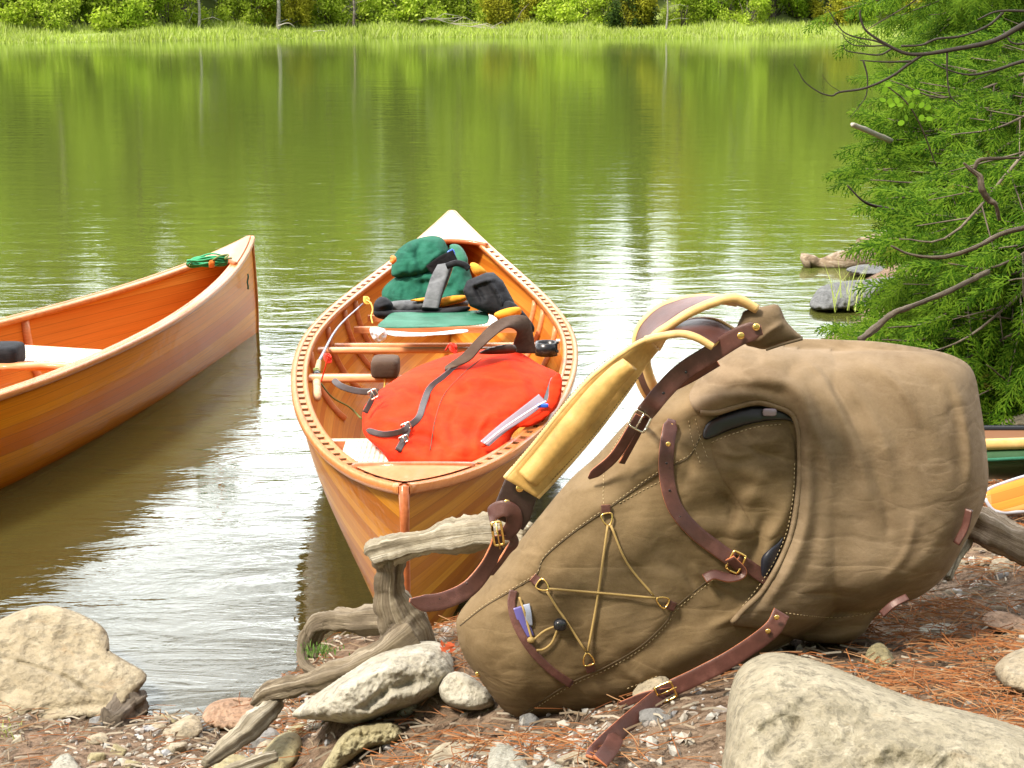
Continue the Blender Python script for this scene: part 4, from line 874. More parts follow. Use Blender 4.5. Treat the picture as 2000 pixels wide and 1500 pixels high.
strap([(1250, 812, 2.44), (1232, 842, 2.44), (1214, 872, 2.45), (1192, 900, 2.46), (1150, 934, 2.48)], .017, .003, LT, 'lift_strap', pack, taper='end', tilt=25)
strap([(1262, 815, 2.45), (1245, 848, 2.455), (1214, 905, 2.46)], .013, .003, LT, 'strap_keeper', pack, tilt=50)
buckle(None, (1250, 822), (.5, -.9), 17, -2.425, pack, 'nickel', 34)
for x, y in ((1477, 639), (1447, 656)): rivet(None, x, y, .0055, 2.330, pack)
for x, y in ((1340, 727), (1296, 768)): rivet(None, x, y, .0022, 2.372, pack, 'black')
s2 = [(1312, 820), (1303, 870), (1302, 930), (1318, 990), (1355, 1036), (1398, 1070), (1432, 1094)]
strap(ontop(body, s2, .007), .0235, .004, LT, 'side_strap', pack, taper='start', tilt=12)
strap(ontop(body, [(1425, 1090), (1450, 1118), (1425, 1128), (1395, 1122), (1376, 1130)], .016), .016, .003, LT, 'strap_tail', pack, tilt=-30)
strap(ontop(body, [(1440, 1092), (1470, 1112), (1500, 1132)], .008), .021, .003, LT, 'buckle_strap', pack)
buckle(body, (1437, 1098), (.9, .45), 19, .012, pack, 'brass', 26)
for x, y in ((1311, 832), (1305, 868)): rivet(body, x, y, .0042, .010, pack)
for x, y in ((1302, 905), (1308, 958), (1328, 1010), (1371, 1052)): rivet(body, x, y, .0018, .010, pack, 'black')
s3 = [(1527, 1196, 2.37), (1505, 1232, 2.36), (1435, 1282, 2.37), (1360, 1322, 2.375), (1300, 1352, 2.375), (1240, 1400, gz(1240, 1400)[1] - .05), (1195, 1440, gz(1195, 1440)[1] - .065), (1165, 1470, gz(1165, 1470)[1] - .06), (1162, 1482, gz(1162, 1482)[1] - .055)]
strap(s3, .0265, .004, LT, 'bottom_strap', pack, tilt=14)
strap([(1205, 1436, gz(1205, 1436)[1] - .09), (1192, 1462, gz(1192, 1462)[1] - .10), (1172, 1487, gz(1172, 1487)[1] - .08)], .024, .004, LT, 'strap_tail', pack, taper='start')
strap([(1310, 1350, 2.37), (1262, 1358, 2.372), (1212, 1378, 2.38)], .012, .003, LT, 'strap_keeper', pack, tilt=20)
buckle(None, (1300, 1352), (.88, -.40), 16, -2.364, pack, 'brass', 34)
for x, y in ((1517, 1206), (1500, 1233)): rivet(None, x, y, .0042, 2.354, pack)
strap([(1893, 995, 2.50), (1885, 1030, 2.50), (1868, 1062, 2.50)], .012, .005, ('leather', 'leather_edge', 'leather_dark'), 'lid_tab', pack, tilt=-25)
strap([(1772, 1166, 2.46), (1745, 1180, 2.455), (1722, 1200, 2.46)], .012, .004, ('leather', 'leather_edge', 'leather_dark'), 'lid_tab', pack, tilt=-25)
# collar of cloth at the top
Puff('collar', [(1439, 643), (1448, 618), (1456, 606), (1494, 598), (1520, 596), (1535, 626), (1552, 645), (1568, 662), (1530, 670), (1496, 682), (1472, 678), (1455, 672)], lambda x, y: 2.40 + 0 * x, .035, .03, 'canvas_lid', pack, 3, [([(1535, 626), (1500, 650), (1480, 670)], .005, 6, 'ridge')], power=.35, n=4)
v, f = tube(px3([(1496, 683, 2.372), (1530, 672, 2.374), (1567, 662, 2.38)]), .0022, 6); mk('seam', v, f, M['thread_dark'], pack)
# shoulder straps
def two_edge(A, B, name, mats, parent, **k):
    n_ = 60
    def res(P):
        Q = spline(np.array(P, float), 10); s_ = np.r_[0, np.cumsum(np.hypot(*np.diff(Q[:, :2], axis=0).T))]; u = np.linspace(0, s_[-1], n_); return at(*[np.interp(u, s_, Q[:, i]) for i in (0, 1, 2)])
    a, b_ = res(A), res(B); return ribbon(a, b_, k.pop('th', .010), mats, name, parent, **k)
GO = ('buckskin', 'leather', 'buckskin_edge')
A = [(987, 934, 2.33), (1042, 870, 2.33), (1096, 803, 2.33), (1150, 742, 2.335), (1204, 698, 2.34), (1240, 674, 2.35), (1268, 661, 2.35)]
B = [(1049, 971, 2.33), (1110, 906, 2.335), (1168, 837, 2.34), (1222, 765, 2.36), (1251, 722, 2.375), (1268, 698, 2.39), (1284, 679, 2.40)]
s_ = two_edge(B, A, 'shoulder_strap', GO, pack, rim='buckskin_edge', rimr=.0045, th=.010)
A2 = [(1022, 925), (1060, 880), (1110, 818), (1160, 760), (1200, 722), (1225, 705)]
B2 = [(1040, 940), (1085, 892), (1135, 838), (1183, 775), (1214, 735), (1235, 712)]
A2 = [(x - 8, y - 4, 2.322) for x, y in A2]; B2 = [(x + 8, y + 8, 2.328) for x, y in B2]
two_edge(B2, A2, 'padding', ('buckskin', 'buckskin', 'buckskin'), s_, th=.006, bulge=.011)
stitches([at(*(spline([(x - 14, y - 10) for x, y, _ in A2], 6).T), 2.3195), at(*(spline([(x + 13, y + 8) for x, y, _ in B2], 6).T), 2.3275)], s_, 'thread_dark', .003, .002, .0005)
A = [(1260, 664, 2.35), (1290, 657, 2.35), (1330, 652, 2.345), (1362, 660, 2.34), (1392, 677, 2.34)]
B = [(1283, 682, 2.42), (1300, 655, 2.42), (1330, 635, 2.42), (1366, 626, 2.41), (1402, 630, 2.40), (1434, 648, 2.39)]
two_edge(A, B, 'strap_turn', ('leather', 'buckskin', 'buckskin_edge'), pack, rim='buckskin_edge', rimr=.006, th=.009)
A = [(1283, 792, 2.46), (1262, 768, 2.45), (1249, 738, 2.44), (1243, 700, 2.44), (1246, 652, 2.44), (1266, 621, 2.44), (1296, 599, 2.44), (1340, 586, 2.43), (1391, 583, 2.43), (1440, 590, 2.42)]
B = [(1294, 778, 2.42), (1277, 755, 2.41), (1266, 728, 2.40), (1262, 700, 2.39), (1276, 660, 2.38), (1308, 636, 2.375), (1345, 612, 2.37), (1390, 592, 2.365), (1435, 582, 2.365), (1478, 604, 2.37)]
two_edge(A, B, 'shoulder_strap', ('buckskin', 'leather', 'buckskin_edge'), pack, rim='buckskin_edge', rimr=.0075, th=.009)
# lower leather end, loop over the limb, tails
o = Puff('strap_end', [(987, 934), (1049, 970), (1036, 1014), (1022, 1036), (990, 1022), (955, 1008), (966, 985)], lambda x, y: 2.345 + 0 * x, .004, .004, 'leather_dark', pack, 3, power=.3, sharp=True)
for x, y in ((1015, 954), (990, 983)): rivet(None, x, y, .006, 2.338, pack)
strap([(957, 1012, 2.345, 60), (966, 999, 2.34, 20), (985, 993, 2.335, 0), (1002, 1002, 2.335, 0), (1004, 1022, 2.34, 10), (992, 1040, 2.345, 30), (978, 1046, 2.35, 50)], .024, .004, LT, 'strap_loop', pack)
strap([(1000, 1046, 2.36, 10), (1004, 1060, 2.36, 10), (992, 1076, 2.36, 50), (975, 1100, 2.365, 60), (957, 1122, 2.37, 60)], .014, .004, LT, 'strap_keeper', pack)
strap([(975, 1046, 2.335, 50), (966, 1075, 2.335, 45), (948, 1112, 2.33, 30), (915, 1150, 2.32, 15), (870, 1172, 2.30, 5), (830, 1178, 2.29, 0), (800, 1172, 2.285, 0)], .0255, .0045, LT, 'strap_tail', pack, taper='end')
buckle(None, (972, 1042), (.15, 1), 9, -2.325, pack, 'brass', 44)
for x, y in ((858, 1170), (912, 1140)): rivet(None, x, y, .0018, 2.296 if x < 900 else 2.31, pack, 'leather_dark')
rivet(body, 934, 1317, .005, .001, pack)
#@@CARGO
# ------------------------------------------------------------------ cargo of the middle canoe
rD = lambda x, y: 3.86 + .0026 * (905 - y)
redp = thing('canvas_pack', 'bright red canvas pack with brown leather straps lying over the gunwale of the middle canoe', 'pack', at(880, 905, 4.1))
ro = [(708, 815), (714, 790), (745, 760), (800, 724), (850, 702), (900, 688), (950, 682), (1005, 684), (1055, 712), (1088, 728), (1097, 750), (1094, 780), (1078, 806), (1030, 826), (1000, 850), (990, 890), (940, 915), (860, 924), (800, 924), (768, 912), (746, 882), (712, 850)]
rf = [([(800, 730), (840, 790), (850, 850), (840, 910)], -0.0170, 9, 'ridge'), ([(720, 850), (790, 860), (850, 900)], -0.0102, 11, 'ridge'), ([(870, 800), (960, 800), (1060, 770)], 0.0170, 24, 'ridge'), ([(850, 760), (940, 740), (1040, 740)], 0.0136, 17, 'ridge'), ([(760, 860), (830, 850), (880, 890)], -.014, 7, 'ridge'), ([(900, 780), (880, 830), (890, 880)], -.012, 8, 'ridge'), ([(960, 800), (930, 850), (935, 890)], .014, 8, 'ridge'), ([(740, 820), (780, 830), (800, 870)], .012, 8, 'ridge'), ([(980, 700), (1020, 740), (1030, 790)], .014, 10, 'ridge'),
      ([(880, 860), (920, 840), (990, 830)], -.012, 14, 'ridge'), ([(900, 890), (905, 860), (890, 830)], .010, 14, 'ridge'), ([(720, 800), (770, 780), (810, 740)], .006, 14, 'ridge'), ([(760, 890), (800, 880), (830, 900)], .007, 12, 'ridge'), ([(1080, 735), (1070, 770), (1040, 800)], -.014, 10, 'ridge'), ([(930, 700), (960, 730), (960, 770)], -.006, 16, 'ridge')]
red = Puff('pack_body', ro, rD, .17, .13, 'red', redp, 3.0, rf, .5, 1.7, (.010, 45), n=6, seed=2)
Puff('side_flap', [(1000, 838), (1040, 832), (1076, 808), (1092, 780), (1098, 745), (1090, 728), (1074, 745), (1070, 780), (1050, 800), (1000, 818), (965, 850), (940, 868), (950, 872)], lambda x, y: red.Y(x, y).reshape(np.shape(x)) * 0 + 3.80 + .0012 * (850 - y), .018, .01, 'red', redp, 3, (), .4, 1, (.004, 25), n=4)
Puff('flap_gap', [(1068, 760), (1076, 738), (1084, 745), (1078, 785), (1064, 800), (1056, 796)], lambda x, y: red.Y(x, y).reshape(np.shape(x)) - .004, .004, .004, 'gap_shade', redp, 3)  # black patch painted as shade inside the flap opening
A = [(938, 862, 3.77), (975, 830, 3.80), (1020, 795, 3.84), (1052, 770, 3.88)]; B = [(955, 872, 3.76), (990, 842, 3.79), (1035, 812, 3.83), (1068, 786, 3.87)]
cs = two_edge(A, B, 'document_sleeve', ('clear', 'clear', 'clear'), redp, th=.002); v, f = tube(px3([(946, 866, 3.755), (984, 836, 3.785), (1044, 796, 3.825), (1066, 784, 3.85)]), .0020, 6); mk('sleeve_edge', v, f, M['white'], cs)
v, f = rbox(at(1060, 792, 3.84), (.028, .012, .010)); mk('blue_clip', v, f, M['blue'], redp)
BL = ('leather_dark', 'leather', 'leather')
strap(ontop(red, [(905, 705), (868, 735), (840, 758), (828, 785), (818, 815), (800, 832)], .010), .017, .004, BL, 'pack_strap', redp)
strap(ontop(red, [(802, 828), (785, 842), (750, 848), (716, 840)], .018), .015, .004, BL, 'pack_strap', redp, taper='end')
strap(ontop(red, [(796, 838), (790, 856), (777, 880)], .014), .016, .004, BL, 'pack_strap', redp)
for c in ((793, 833), (789, 858)): buckle(red, c, (.4, .9), 8, .024, redp, 'nickel', 12)
strap([(651, 742, 4.25), (668, 755, 4.2), (700, 764, 4.15), (738, 765, 4.08)], .017, .004, BL, 'pack_strap', redp, taper='start')
strap([(733, 762, 4.02), (724, 785, 4.0), (713, 806, 3.98)], .014, .004, BL, 'pack_strap', redp); buckle(None, (729, 770), (.5, .9), 8, -3.99, redp, 'nickel', 16)
v, f = tube(red.on([(940, 700), (905, 730), (868, 770), (850, 820), (840, 880)], .001), .0014, 5); mk('seam', v, f, M['thread_dark'], redp)
Puff('top_patch', [(934, 690), (960, 678), (1000, 672), (1008, 688), (970, 692)], lambda x, y: 4.26 + 0 * x, .012, .01, 'leather_dark', redp, 3)
WB = ('brown_web', 'brown_web', 'brown_web')
two_edge([(870, 716, 4.20), (905, 690, 4.22), (935, 658, 4.25), (965, 630, 4.3), (1000, 617, 4.38), (1030, 620, 4.42), (1040, 650, 4.42), (1046, 690, 4.42)], [(868, 724, 4.18), (915, 706, 4.18), (940, 680, 4.2), (965, 657, 4.22), (990, 640, 4.28), (1010, 648, 4.34), (1004, 668, 4.36), (1000, 690, 4.36)], 'tumpline', WB, redp, th=.005)

grn = thing('canvas_pack', 'dark green canvas pack standing at the far end of the middle canoe', 'pack', at(840, 590, 6.3))
gD = lambda x, y: 6.25 + .002 * (590 - y)
g1 = Puff('pack_body', [(746, 580), (752, 558), (790, 530), (850, 500), (885, 490), (908, 498), (918, 530), (928, 570), (905, 600), (850, 612), (790, 612), (758, 604)], gD, .16, .12, 'green', grn, 3.0, [([(770, 545), (830, 540), (880, 560)], .02, 8, 'ridge'), ([(790, 575), (820, 555), (850, 575)], -.015, 8, 'ridge')], .5, 1.6, (.02, 22), n=6)
g2 = Puff('pack_lid', [(764, 528), (770, 498), (795, 474), (835, 461), (862, 464), (874, 482), (880, 500), (862, 520), (830, 536), (790, 542), (768, 540)], lambda x, y: gD(x, y) - .09, .13, .1, 'green', grn, 3.0, [([(830, 465), (815, 495), (825, 530)], -.018, 6, 'ridge'), ([(875, 485), (850, 500), (825, 528)], .022, 6, 'ridge')], .5, 1.6, (.015, 22), n=6, seed=3)
Puff('side_pocket', [(878, 480), (895, 478), (908, 492), (914, 512), (900, 520), (884, 505)], lambda x, y: gD(x, y) - .12, .05, .04, 'green_flat', grn, 3)
v, f = tube(px3([(884, 488, 6.03), (887, 502, 6.02), (882, 506, 6.02), (876, 494, 6.02), (884, 488, 6.03)]), .006, 6); mk('carabiner', v, f, M['blue'], grn)
strap([(840, 530, 6.02), (865, 512, 6.0), (890, 500, 6.0)], .05, .006, ('black_cloth', 'black_cloth', 'black_cloth'), 'pack_strap', grn)
v, f = tube(px3([(766, 503, 6.0), (770, 507, 5.99), (764, 513, 5.99)]), .01, 6); mk('orange_tie', v, f, M['orange_cord'], grn)

pfd = thing('life_jacket', 'black and yellow life jacket with grey shoulder band in front of the green pack', 'life jacket', at(840, 610, 5.8))
BK = ('black_cloth', 'grey_cloth', 'black_cloth')
Puff('front_panel', [(738, 600), (770, 588), (830, 585), (905, 585), (912, 600), (880, 610), (820, 616), (760, 614)], lambda x, y: 5.75 + 0 * x, .07, .05, 'grey_cloth', pfd, 3, (), .5, 1, (.01, 20))
Puff('yellow_lining', [(855, 586), (880, 578), (908, 577), (910, 587), (880, 596), (858, 600)], lambda x, y: 5.69 + 0 * x, .03, .03, 'orange_cloth', pfd, 3)
Puff('yellow_lining', [(800, 587), (830, 581), (848, 583), (835, 589)], lambda x, y: 5.69 + 0 * x, .02, .02, 'orange_cloth', pfd, 3)
Puff('lower_panel', [(735, 606), (800, 606), (860, 602), (912, 598), (915, 606), (880, 620), (800, 626), (740, 622)], lambda x, y: 5.64 + 0 * x, .05, .05, 'black_cloth', pfd, 3)
Puff('rolled_pad', [(731, 592), (742, 580), (756, 582), (768, 596), (762, 612), (742, 618), (730, 612)], lambda x, y: 5.66 + 0 * x, .06, .05, 'black_cloth', pfd, 3, [([(734, 600), (764, 594)], .01, 3, 'ridge')])
two_edge([(855, 523, 5.75), (842, 548, 5.7), (832, 575, 5.64), (824, 604, 5.6)], [(884, 518, 5.75), (876, 540, 5.7), (864, 575, 5.64), (856, 606, 5.6)], 'shoulder_band', ('grey_cloth', 'orange_cloth', 'black_cloth'), pfd, th=.03)
Puff('yellow_lining', [(918, 516), (930, 514), (950, 530), (944, 538), (926, 536)], lambda x, y: 5.8 + 0 * x, .03, .03, 'orange_cloth', pfd, 3)
v, f = join([tube(px3([(872, 520, 5.7), (890, 514, 5.7), (906, 517, 5.7), (916, 525, 5.7)]), .012, 6)]); mk('buckle_strap', v, f, M['black_cloth'], pfd)

vest = thing('life_jacket', 'black life jacket with orange lining draped at the right side of the middle canoe', 'life jacket', at(970, 640, 5.6))
Puff('back_panel', [(904, 568), (912, 548), (950, 532), (964, 532), (982, 548), (1002, 585), (1012, 606), (990, 622), (968, 618), (940, 608), (918, 598)], lambda x, y: 5.62 - .001 * (y - 560), .09, .07, 'black_cloth', vest, 3, [([(950, 540), (975, 580), (985, 610)], .035, 4, 'ridge'), ([(925, 555), (945, 590)], -.02, 4, 'ridge'), ([(915, 560), (950, 548), (970, 545)], .02, 4, 'ridge')], .35, 1.5, (.004, 20), sharp=True)
Puff('side_panel', [(985, 590), (1005, 592), (1030, 618), (1044, 640), (1036, 650), (1005, 628), (970, 622)], lambda x, y: 5.5 + 0 * x, .05, .04, 'black_cloth', vest, 3)
Puff('orange_lining', [(966, 612), (990, 602), (1014, 600), (1018, 612), (1000, 622), (972, 622)], lambda x, y: 5.44 + 0 * x, .03, .03, 'orange_cloth', vest, 3)

Puff('x', [(0, 0)] * 0 + [(738, 638), (752, 622), (768, 610), (800, 607), (860, 609), (940, 606), (953, 612), (954, 626), (940, 634), (860, 639), (780, 641)], lambda x, y: 5.25 + .012 * (640 - y), .014, .014, 'green_flat', None, 3, [([(770, 616), (860, 615), (940, 612)], -.004, 3, 'ridge')], .35, 1, n=4).ob.name = 'map_case'
mc = bpy.data.objects['map_case']; tag(mc, 'flat green nylon case lying behind the yoke of the middle canoe', 'flat case')
wb = Puff('plastic_bag', [(722, 642), (735, 640), (752, 643), (755, 660), (742, 670), (728, 662)], lambda x, y: 5.1 + 0 * x, .03, .03, 'white', None, 2.5, (), .5, 1, (.012, 8), n=4).ob; tag(wb, 'small crumpled white plastic bag behind the left yoke pad', 'plastic bag')
v, f = join([tube(px3([(728, 655, 5.06), (727, 668, 5.05)]), .002, 4)])
pp = Puff('paper_map', [(756, 646), (830, 650), (905, 643), (908, 650), (840, 656), (790, 658), (756, 654)], lambda x, y: 5.12 + .004 * (650 - y), .012, .01, 'white', None, 3, (), .4, 1, (.004, 12)).ob; tag(pp, 'white folded map sheets under the flat green case', 'map')
# black ring bracket on the right inwale
rb = thing('rod_holder', 'black open ring bracket fixed inside the right gunwale of the middle canoe', 'bracket', at(1070, 690, 5.0))
c0 = at(1068, 668, 4.98); a = np.linspace(0, 2 * math.pi, 25)
ri = [np.stack([c0[0] + r_ * np.cos(a), c0[1] + r_ * np.sin(a), c0[2] + z_ + 0 * a], 1) for r_, z_ in ((.036, 0), (.036, -.04), (.029, -.04), (.029, 0))]; V = np.stack(ri, 1).reshape(-1, 3)
mk('ring', V, [(i * 4 + j, (i + 1) * 4 + j, (i + 1) * 4 + (j + 1) % 4, i * 4 + (j + 1) % 4) for i in range(24) for j in range(4)], M['black'], rb)
v, f = box(at(1090, 678, 4.98), (.012, .03, .045)); pl = mk('plate', v, f, M['nickel'], rb, smooth=False)
for dz in (.014, -.014): v, f = rbox(at(1090, 678, 4.96) + [-.002, 0, dz], (.008, .008, .008), n=3); mk('screw', v, f, M['black'], pl)
# fishing rod along the left gunwale
rod = thing('fishing_rod', 'fishing rod with cork grip lying along the left gunwale of the middle canoe', 'fishing rod', gnd(628, 690, .33))
P = [CC.W(np.array([-CC.half(t_) + .055, t_ * CL / 2, CC.sheer(t_) - .03])) for t_ in (-.33, -.20, -.10, .15, .36)]
v, f = tube(spline([P[0], P[1]], 6), [.010, .013, .012, .012, .013, .014, .010], 10); mk('grip', v, f, M['cork'], rod)
v, f = tube([P[1], P[1] * .8 + P[2] * .2], .013, 10); mk('reel_seat', v, f, M['black'], rod)
v, f = tube([P[1] * .8 + P[2] * .2, P[2]], [.011, .008], 10); mk('fore_grip', v, f, M['cork'], rod)
v, f = tube(spline(P[2:], 6), np.linspace(.0055, .003, 13), 8); mk('blank', v, f, M['white_rod'], rod)
rd = lambda t_, dx, dz: CC.W(np.array([-CC.half(t_) + dx, t_ * CL / 2, CC.sheer(t_) + dz]))
def knotcord(name, lab, c, pts, mt, r=.0028):
    t = thing(name, lab, 'cord', c)
    a = np.linspace(0, 9 * math.pi, 60); P_ = np.stack([c[0] + .010 * np.cos(a), c[1] + .010 * np.sin(a) + a * .0003, c[2] + .012 * np.sin(a * .9)], 1)
    v, f = tube(P_, r, 5); mk('knot', v, f, M[mt], t); v, f = tube(spline(pts, 8), r, 5); mk('tail', v, f, M[mt], t); return t
knotcord('lashing_cord', 'olive cord wrapped round the rod on the left gunwale', P[1] * .75 + P[2] * .25, [P[1], P[1] + [.05, -.05, -.05], P[1] + [.1, -.02, -.09], P[1] + [.14, -.05, -.12]], 'olive_cord')
knotcord('lashing_cord', 'red cord tied round the left end of the yoke', at(640, 700, 4.72), [at(640, 698, 4.7), at(636, 715, 4.7), at(630, 735, 4.72), at(627, 745, 4.72)], 'red_cord', .0024)
knotcord('lashing_cord', 'yellow cord hanging from the left gunwale beside the black roll', at(716, 587, 5.85), [at(716, 586, 5.83), at(724, 592, 5.8), at(728, 605, 5.78), at(725, 618, 5.75), at(728, 632, 5.72)], 'yellow_cord')
knotcord('lashing_cord', 'red and black cord tied on the yoke between the two pads', at(885, 680, 4.68), [at(870, 684, 4.66), at(880, 672, 4.64), at(890, 688, 4.64), at(884, 696, 4.64)], 'red_cord', .0028)
# green rope hank on the deck of the left canoe
rp_ = thing('rope_hank', 'hank of green rope with an orange tie on the deck of the left canoe', 'rope', gnd(405, 515, .34)); lp = []
for k in range(13):
    a = np.linspace(0, 2 * math.pi, 22); jx, jy, jz = rng.normal(0, 2.0), rng.normal(0, 3.2), rng.normal(0, .012); L_k = rng.uniform(34, 40)
    lp.append(tube(at(405 + jx + L_k * np.cos(a), 511 + jy + (5 + rng.uniform(-1, 2)) * np.sin(a) + 2.5 * np.sin(3 * a + k) - 2 * np.cos(a), 6.35 + .05 * np.sin(a) + jz), .0038, 5))
for q, (v, f) in enumerate(lp[:1]): pass
v, f = join(lp); mk('rope_coils', v, f, M['green_cord'], rp_)
a = np.linspace(0, 10 * math.pi, 70); v, f = tube(at(410 + a * .25, 511 + 10 * np.sin(a), 6.32 + .035 * np.cos(a)), .005, 6); mk('tie', v, f, M['orange_cord'], rp_)
v, f = tube(px3([(415, 508, 6.28), (430, 500, 6.3), (446, 498, 6.35), (440, 505, 6.3), (452, 504, 6.35)]), .0045, 5); mk('rope_end', v, f, M['olive_cord'], rp_)
mk('hull_number', *join([tube(at(484 + .8 * np.sin(np.linspace(0, 9, 12)), np.linspace(535, 565, 12), 6.93), .0035, 5)]), M['green_flat'], canoe_l)

# ------------------------------------------------------------------ stranded canoe and paddle at the right edge
gc = thing('canoe', 'green canoe with tan gunwale lying on the bank behind the rucksack', 'canoe', at(2000, 920, 3.9), 'strip built canoes at the shore')
def hull_bar(name, rows, mt, par):
    """long horizontal surface lofted between rows of (px,py,Y) pairs, with thickness"""
    R = np.array([[at(*p) for p in r] for r in rows]); n, m_ = R.shape[:2]; V = np.concatenate([R.reshape(-1, 3), R.reshape(-1, 3) + [0, .008, -.003]])
    Fc = [(i * m_ + j, i * m_ + j + 1, (i + 1) * m_ + j + 1, (i + 1) * m_ + j) for i in range(n - 1) for j in range(m_ - 1)]; k = n * m_; Fc += [(k + a, k + d, k + c, k + b) for a, b, c, d in Fc[:]]
    return mk(name, V, Fc, M[mt], par)
xr = (1840, 1920, 2000, 2120, 2300)
hull_bar('hull', [[], [(x, 908, 3.76) for x in xr], [(x, 930 - .02 * (x - 1900), 3.80) for x in xr]] if False else [[(x, 874 + (x - 1900) * -.03, 3.44) for x in xr], [(x, 899 + (x - 1900) * -.05, 3.40) for x in xr], [(x, 918 + (x - 1900) * -.06, 3.42) for x in xr], [(x, 935, 3.5) for x in xr]], 'green_hull', gc)
v, f = tube(np.array([at(x, 900 - (x - 1900) * .05, 3.396) for x in xr]), .004, 6); mk('rub_line', v, f, M['green_flat'], gc)
v, f = tube(np.array([at(x, 869 - (x - 1900) * .03, 3.43) for x in xr]), .013, 8); mk('outwale', v, f, M['tan_gunwale'], gc)
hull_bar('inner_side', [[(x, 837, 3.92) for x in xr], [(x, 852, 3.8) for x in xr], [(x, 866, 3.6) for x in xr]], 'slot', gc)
v, f = tube(np.array([at(x, 838, 3.9) for x in xr]), .010, 8); mk('far_gunwale', v, f, M['black'], gc)
pd_ = thing('paddle', 'wooden paddle with striped laminated blade lying below the green canoe', 'paddle', at(1930, 1000, 3.3))
bo = [(1923, 968), (1932, 955), (1965, 942), (2010, 928), (2100, 905), (2180, 900), (2220, 925), (2180, 955), (2100, 985), (2030, 996), (1985, 1000), (1955, 1001), (1936, 992)]
P1 = Puff('blade', bo, lambda x, y: 3.30 - .0006 * (y - 960), .012, .010, 'paddle', pd_, 3, (), .4, 1, n=5)
me = P1.ob.data; ul = me.uv_layers.new(name='UVMap'); vv = np.empty(len(me.vertices) * 3); me.vertices.foreach_get('co', vv); vv = vv.reshape(-1, 3); li = np.empty(len(me.loops), int); me.loops.foreach_get('vertex_index', li)
ul.data.foreach_set('uv', np.stack([vv[:, 0], vv[:, 2] * 1.0 - vv[:, 0] * .26 + 3], 1)[li].ravel())
v, f = tube(P1.on(bo, .0, 4, True), .0042, 6); mk('resin_rim', v, f, M['resin'], pd_)
v, f = tube(px3([(2200, 925, 3.3), (2500, 880, 3.5), (3000, 830, 3.9)]), .014, 8); mk('shaft', v, f, M['yoke'], pd_)
#@@ROCKS
# ------------------------------------------------------------------ rocks, stump, roots
def rockp(name, out, label, mt, T=.08, k=.6, step=4, nz=(.02, 40), dY=0, n=4, Ys=None, fold=(), sharp=False, plateau=1.6, Tb=.12, group=None, power=.42):
    o = np.array(out, float); yb = o[:, 1].max(); yt = o[:, 1].min(); xb = o[o[:, 1].argmax(), 0]; xt = o[o[:, 1].argmin(), 0]
    Yb = gz(xb, min(yb, 1560))[1] + .015 + dY; Yt = Yb + k * (gz(xt, yt)[1] - Yb + dY)
    if Ys: Yb, Yt = (Ys[0] if Ys[0] > 1 else Yb + Ys[0]), Ys[1]
    print(label[:30], round(gz(xb, min(yb, 1560))[1], 3), round(Yb, 3), round(Yt, 3))
    p = Puff(name, out, lambda x, y: Yb + (Yt - Yb) * (yb - y) / (yb - yt), T, Tb, mt, None, step * .8, fold, power, plateau, tuple(nz) + (1,), n=n, seed=random.random() * 50, sharp=sharp)
    tag(p.ob, label, 'rock', group); return p
rockp('rock_slab', [(-60, 1235), (0, 1210), (40, 1192), (92, 1182), (140, 1192), (190, 1216), (210, 1238), (214, 1272), (208, 1268), (245, 1290), (287, 1318), (268, 1352), (240, 1378), (212, 1416), (185, 1404), (150, 1402), (95, 1414), (60, 1408), (0, 1418), (-80, 1425)], 'large flat tan rock slab at the left edge of the shore', 'slab', .05, .75, 3.5, (.010, 60), .0, 3,
      fold=[([(-20, 1280), (60, 1300), (130, 1325), (200, 1370)], -.012, 5, 'ridge'), ([(-40, 1275), (60, 1295), (140, 1325)], .010, 22, 'step'), ([(60, 1408), (110, 1385), (200, 1378), (240, 1372)], -.012, 10, 'ridge')], plateau=3, Tb=.08, Ys=(.05, 3.46))
rockp('boulder', [(1424, 1540), (1418, 1440), (1422, 1370), (1440, 1312), (1475, 1283), (1520, 1274), (1600, 1292), (1690, 1328), (1800, 1368), (1900, 1392), (2010, 1425), (2120, 1470), (2150, 1560), (1900, 1640), (1600, 1640)], 'large pale lichened boulder at the lower right, propping up the rucksack', 'boulder', .22, .5, 4.5, (.009, 80), -.0, 5,
      fold=[([(1560, 1400), (1540, 1450), (1500, 1490)], -.02, 14, 'ridge'), ([(1680, 1480), (1760, 1450), (1900, 1480)], .02, 25, 'ridge'), ([(1450, 1420), (1520, 1390), (1600, 1330)], .012, 14, 'ridge'), ([(1640, 1420), (1720, 1390), (1850, 1400)], -.012, 20, 'ridge')], plateau=2.2)
rockp('rock', [(572, 1400), (592, 1374), (640, 1340), (690, 1305), (735, 1275), (790, 1257), (850, 1252), (880, 1275), (890, 1310), (872, 1345), (820, 1375), (760, 1395), (700, 1414), (640, 1408)], 'long pale pitted rock below the driftwood stump', 'rock_warm', .17, .75, 3.5, (.008, 34), 0, 4, Ys=(.005, 2.79), fold=[([(650, 1350), (720, 1320), (800, 1300)], .014, 14, 'ridge'), ([(700, 1390), (760, 1350), (850, 1320)], -.014, 10, 'ridge')])
rockp('rock', [(858, 1340), (875, 1315), (905, 1313), (940, 1335), (965, 1362), (962, 1382), (920, 1388), (880, 1380), (860, 1362)], 'pale angular rock against the lower left corner of the rucksack', 'rock_warm', .07, .6, 3, (.004, 30), 0, 2, plateau=2.5)
rockp('rock', [(395, 1405), (410, 1375), (450, 1363), (500, 1364), (530, 1378), (528, 1400), (490, 1420), (430, 1425)], 'rounded reddish rock at the waterline left of the roots', 'rock_red', .06, .7, 3, (.010, 16), 0, 4)
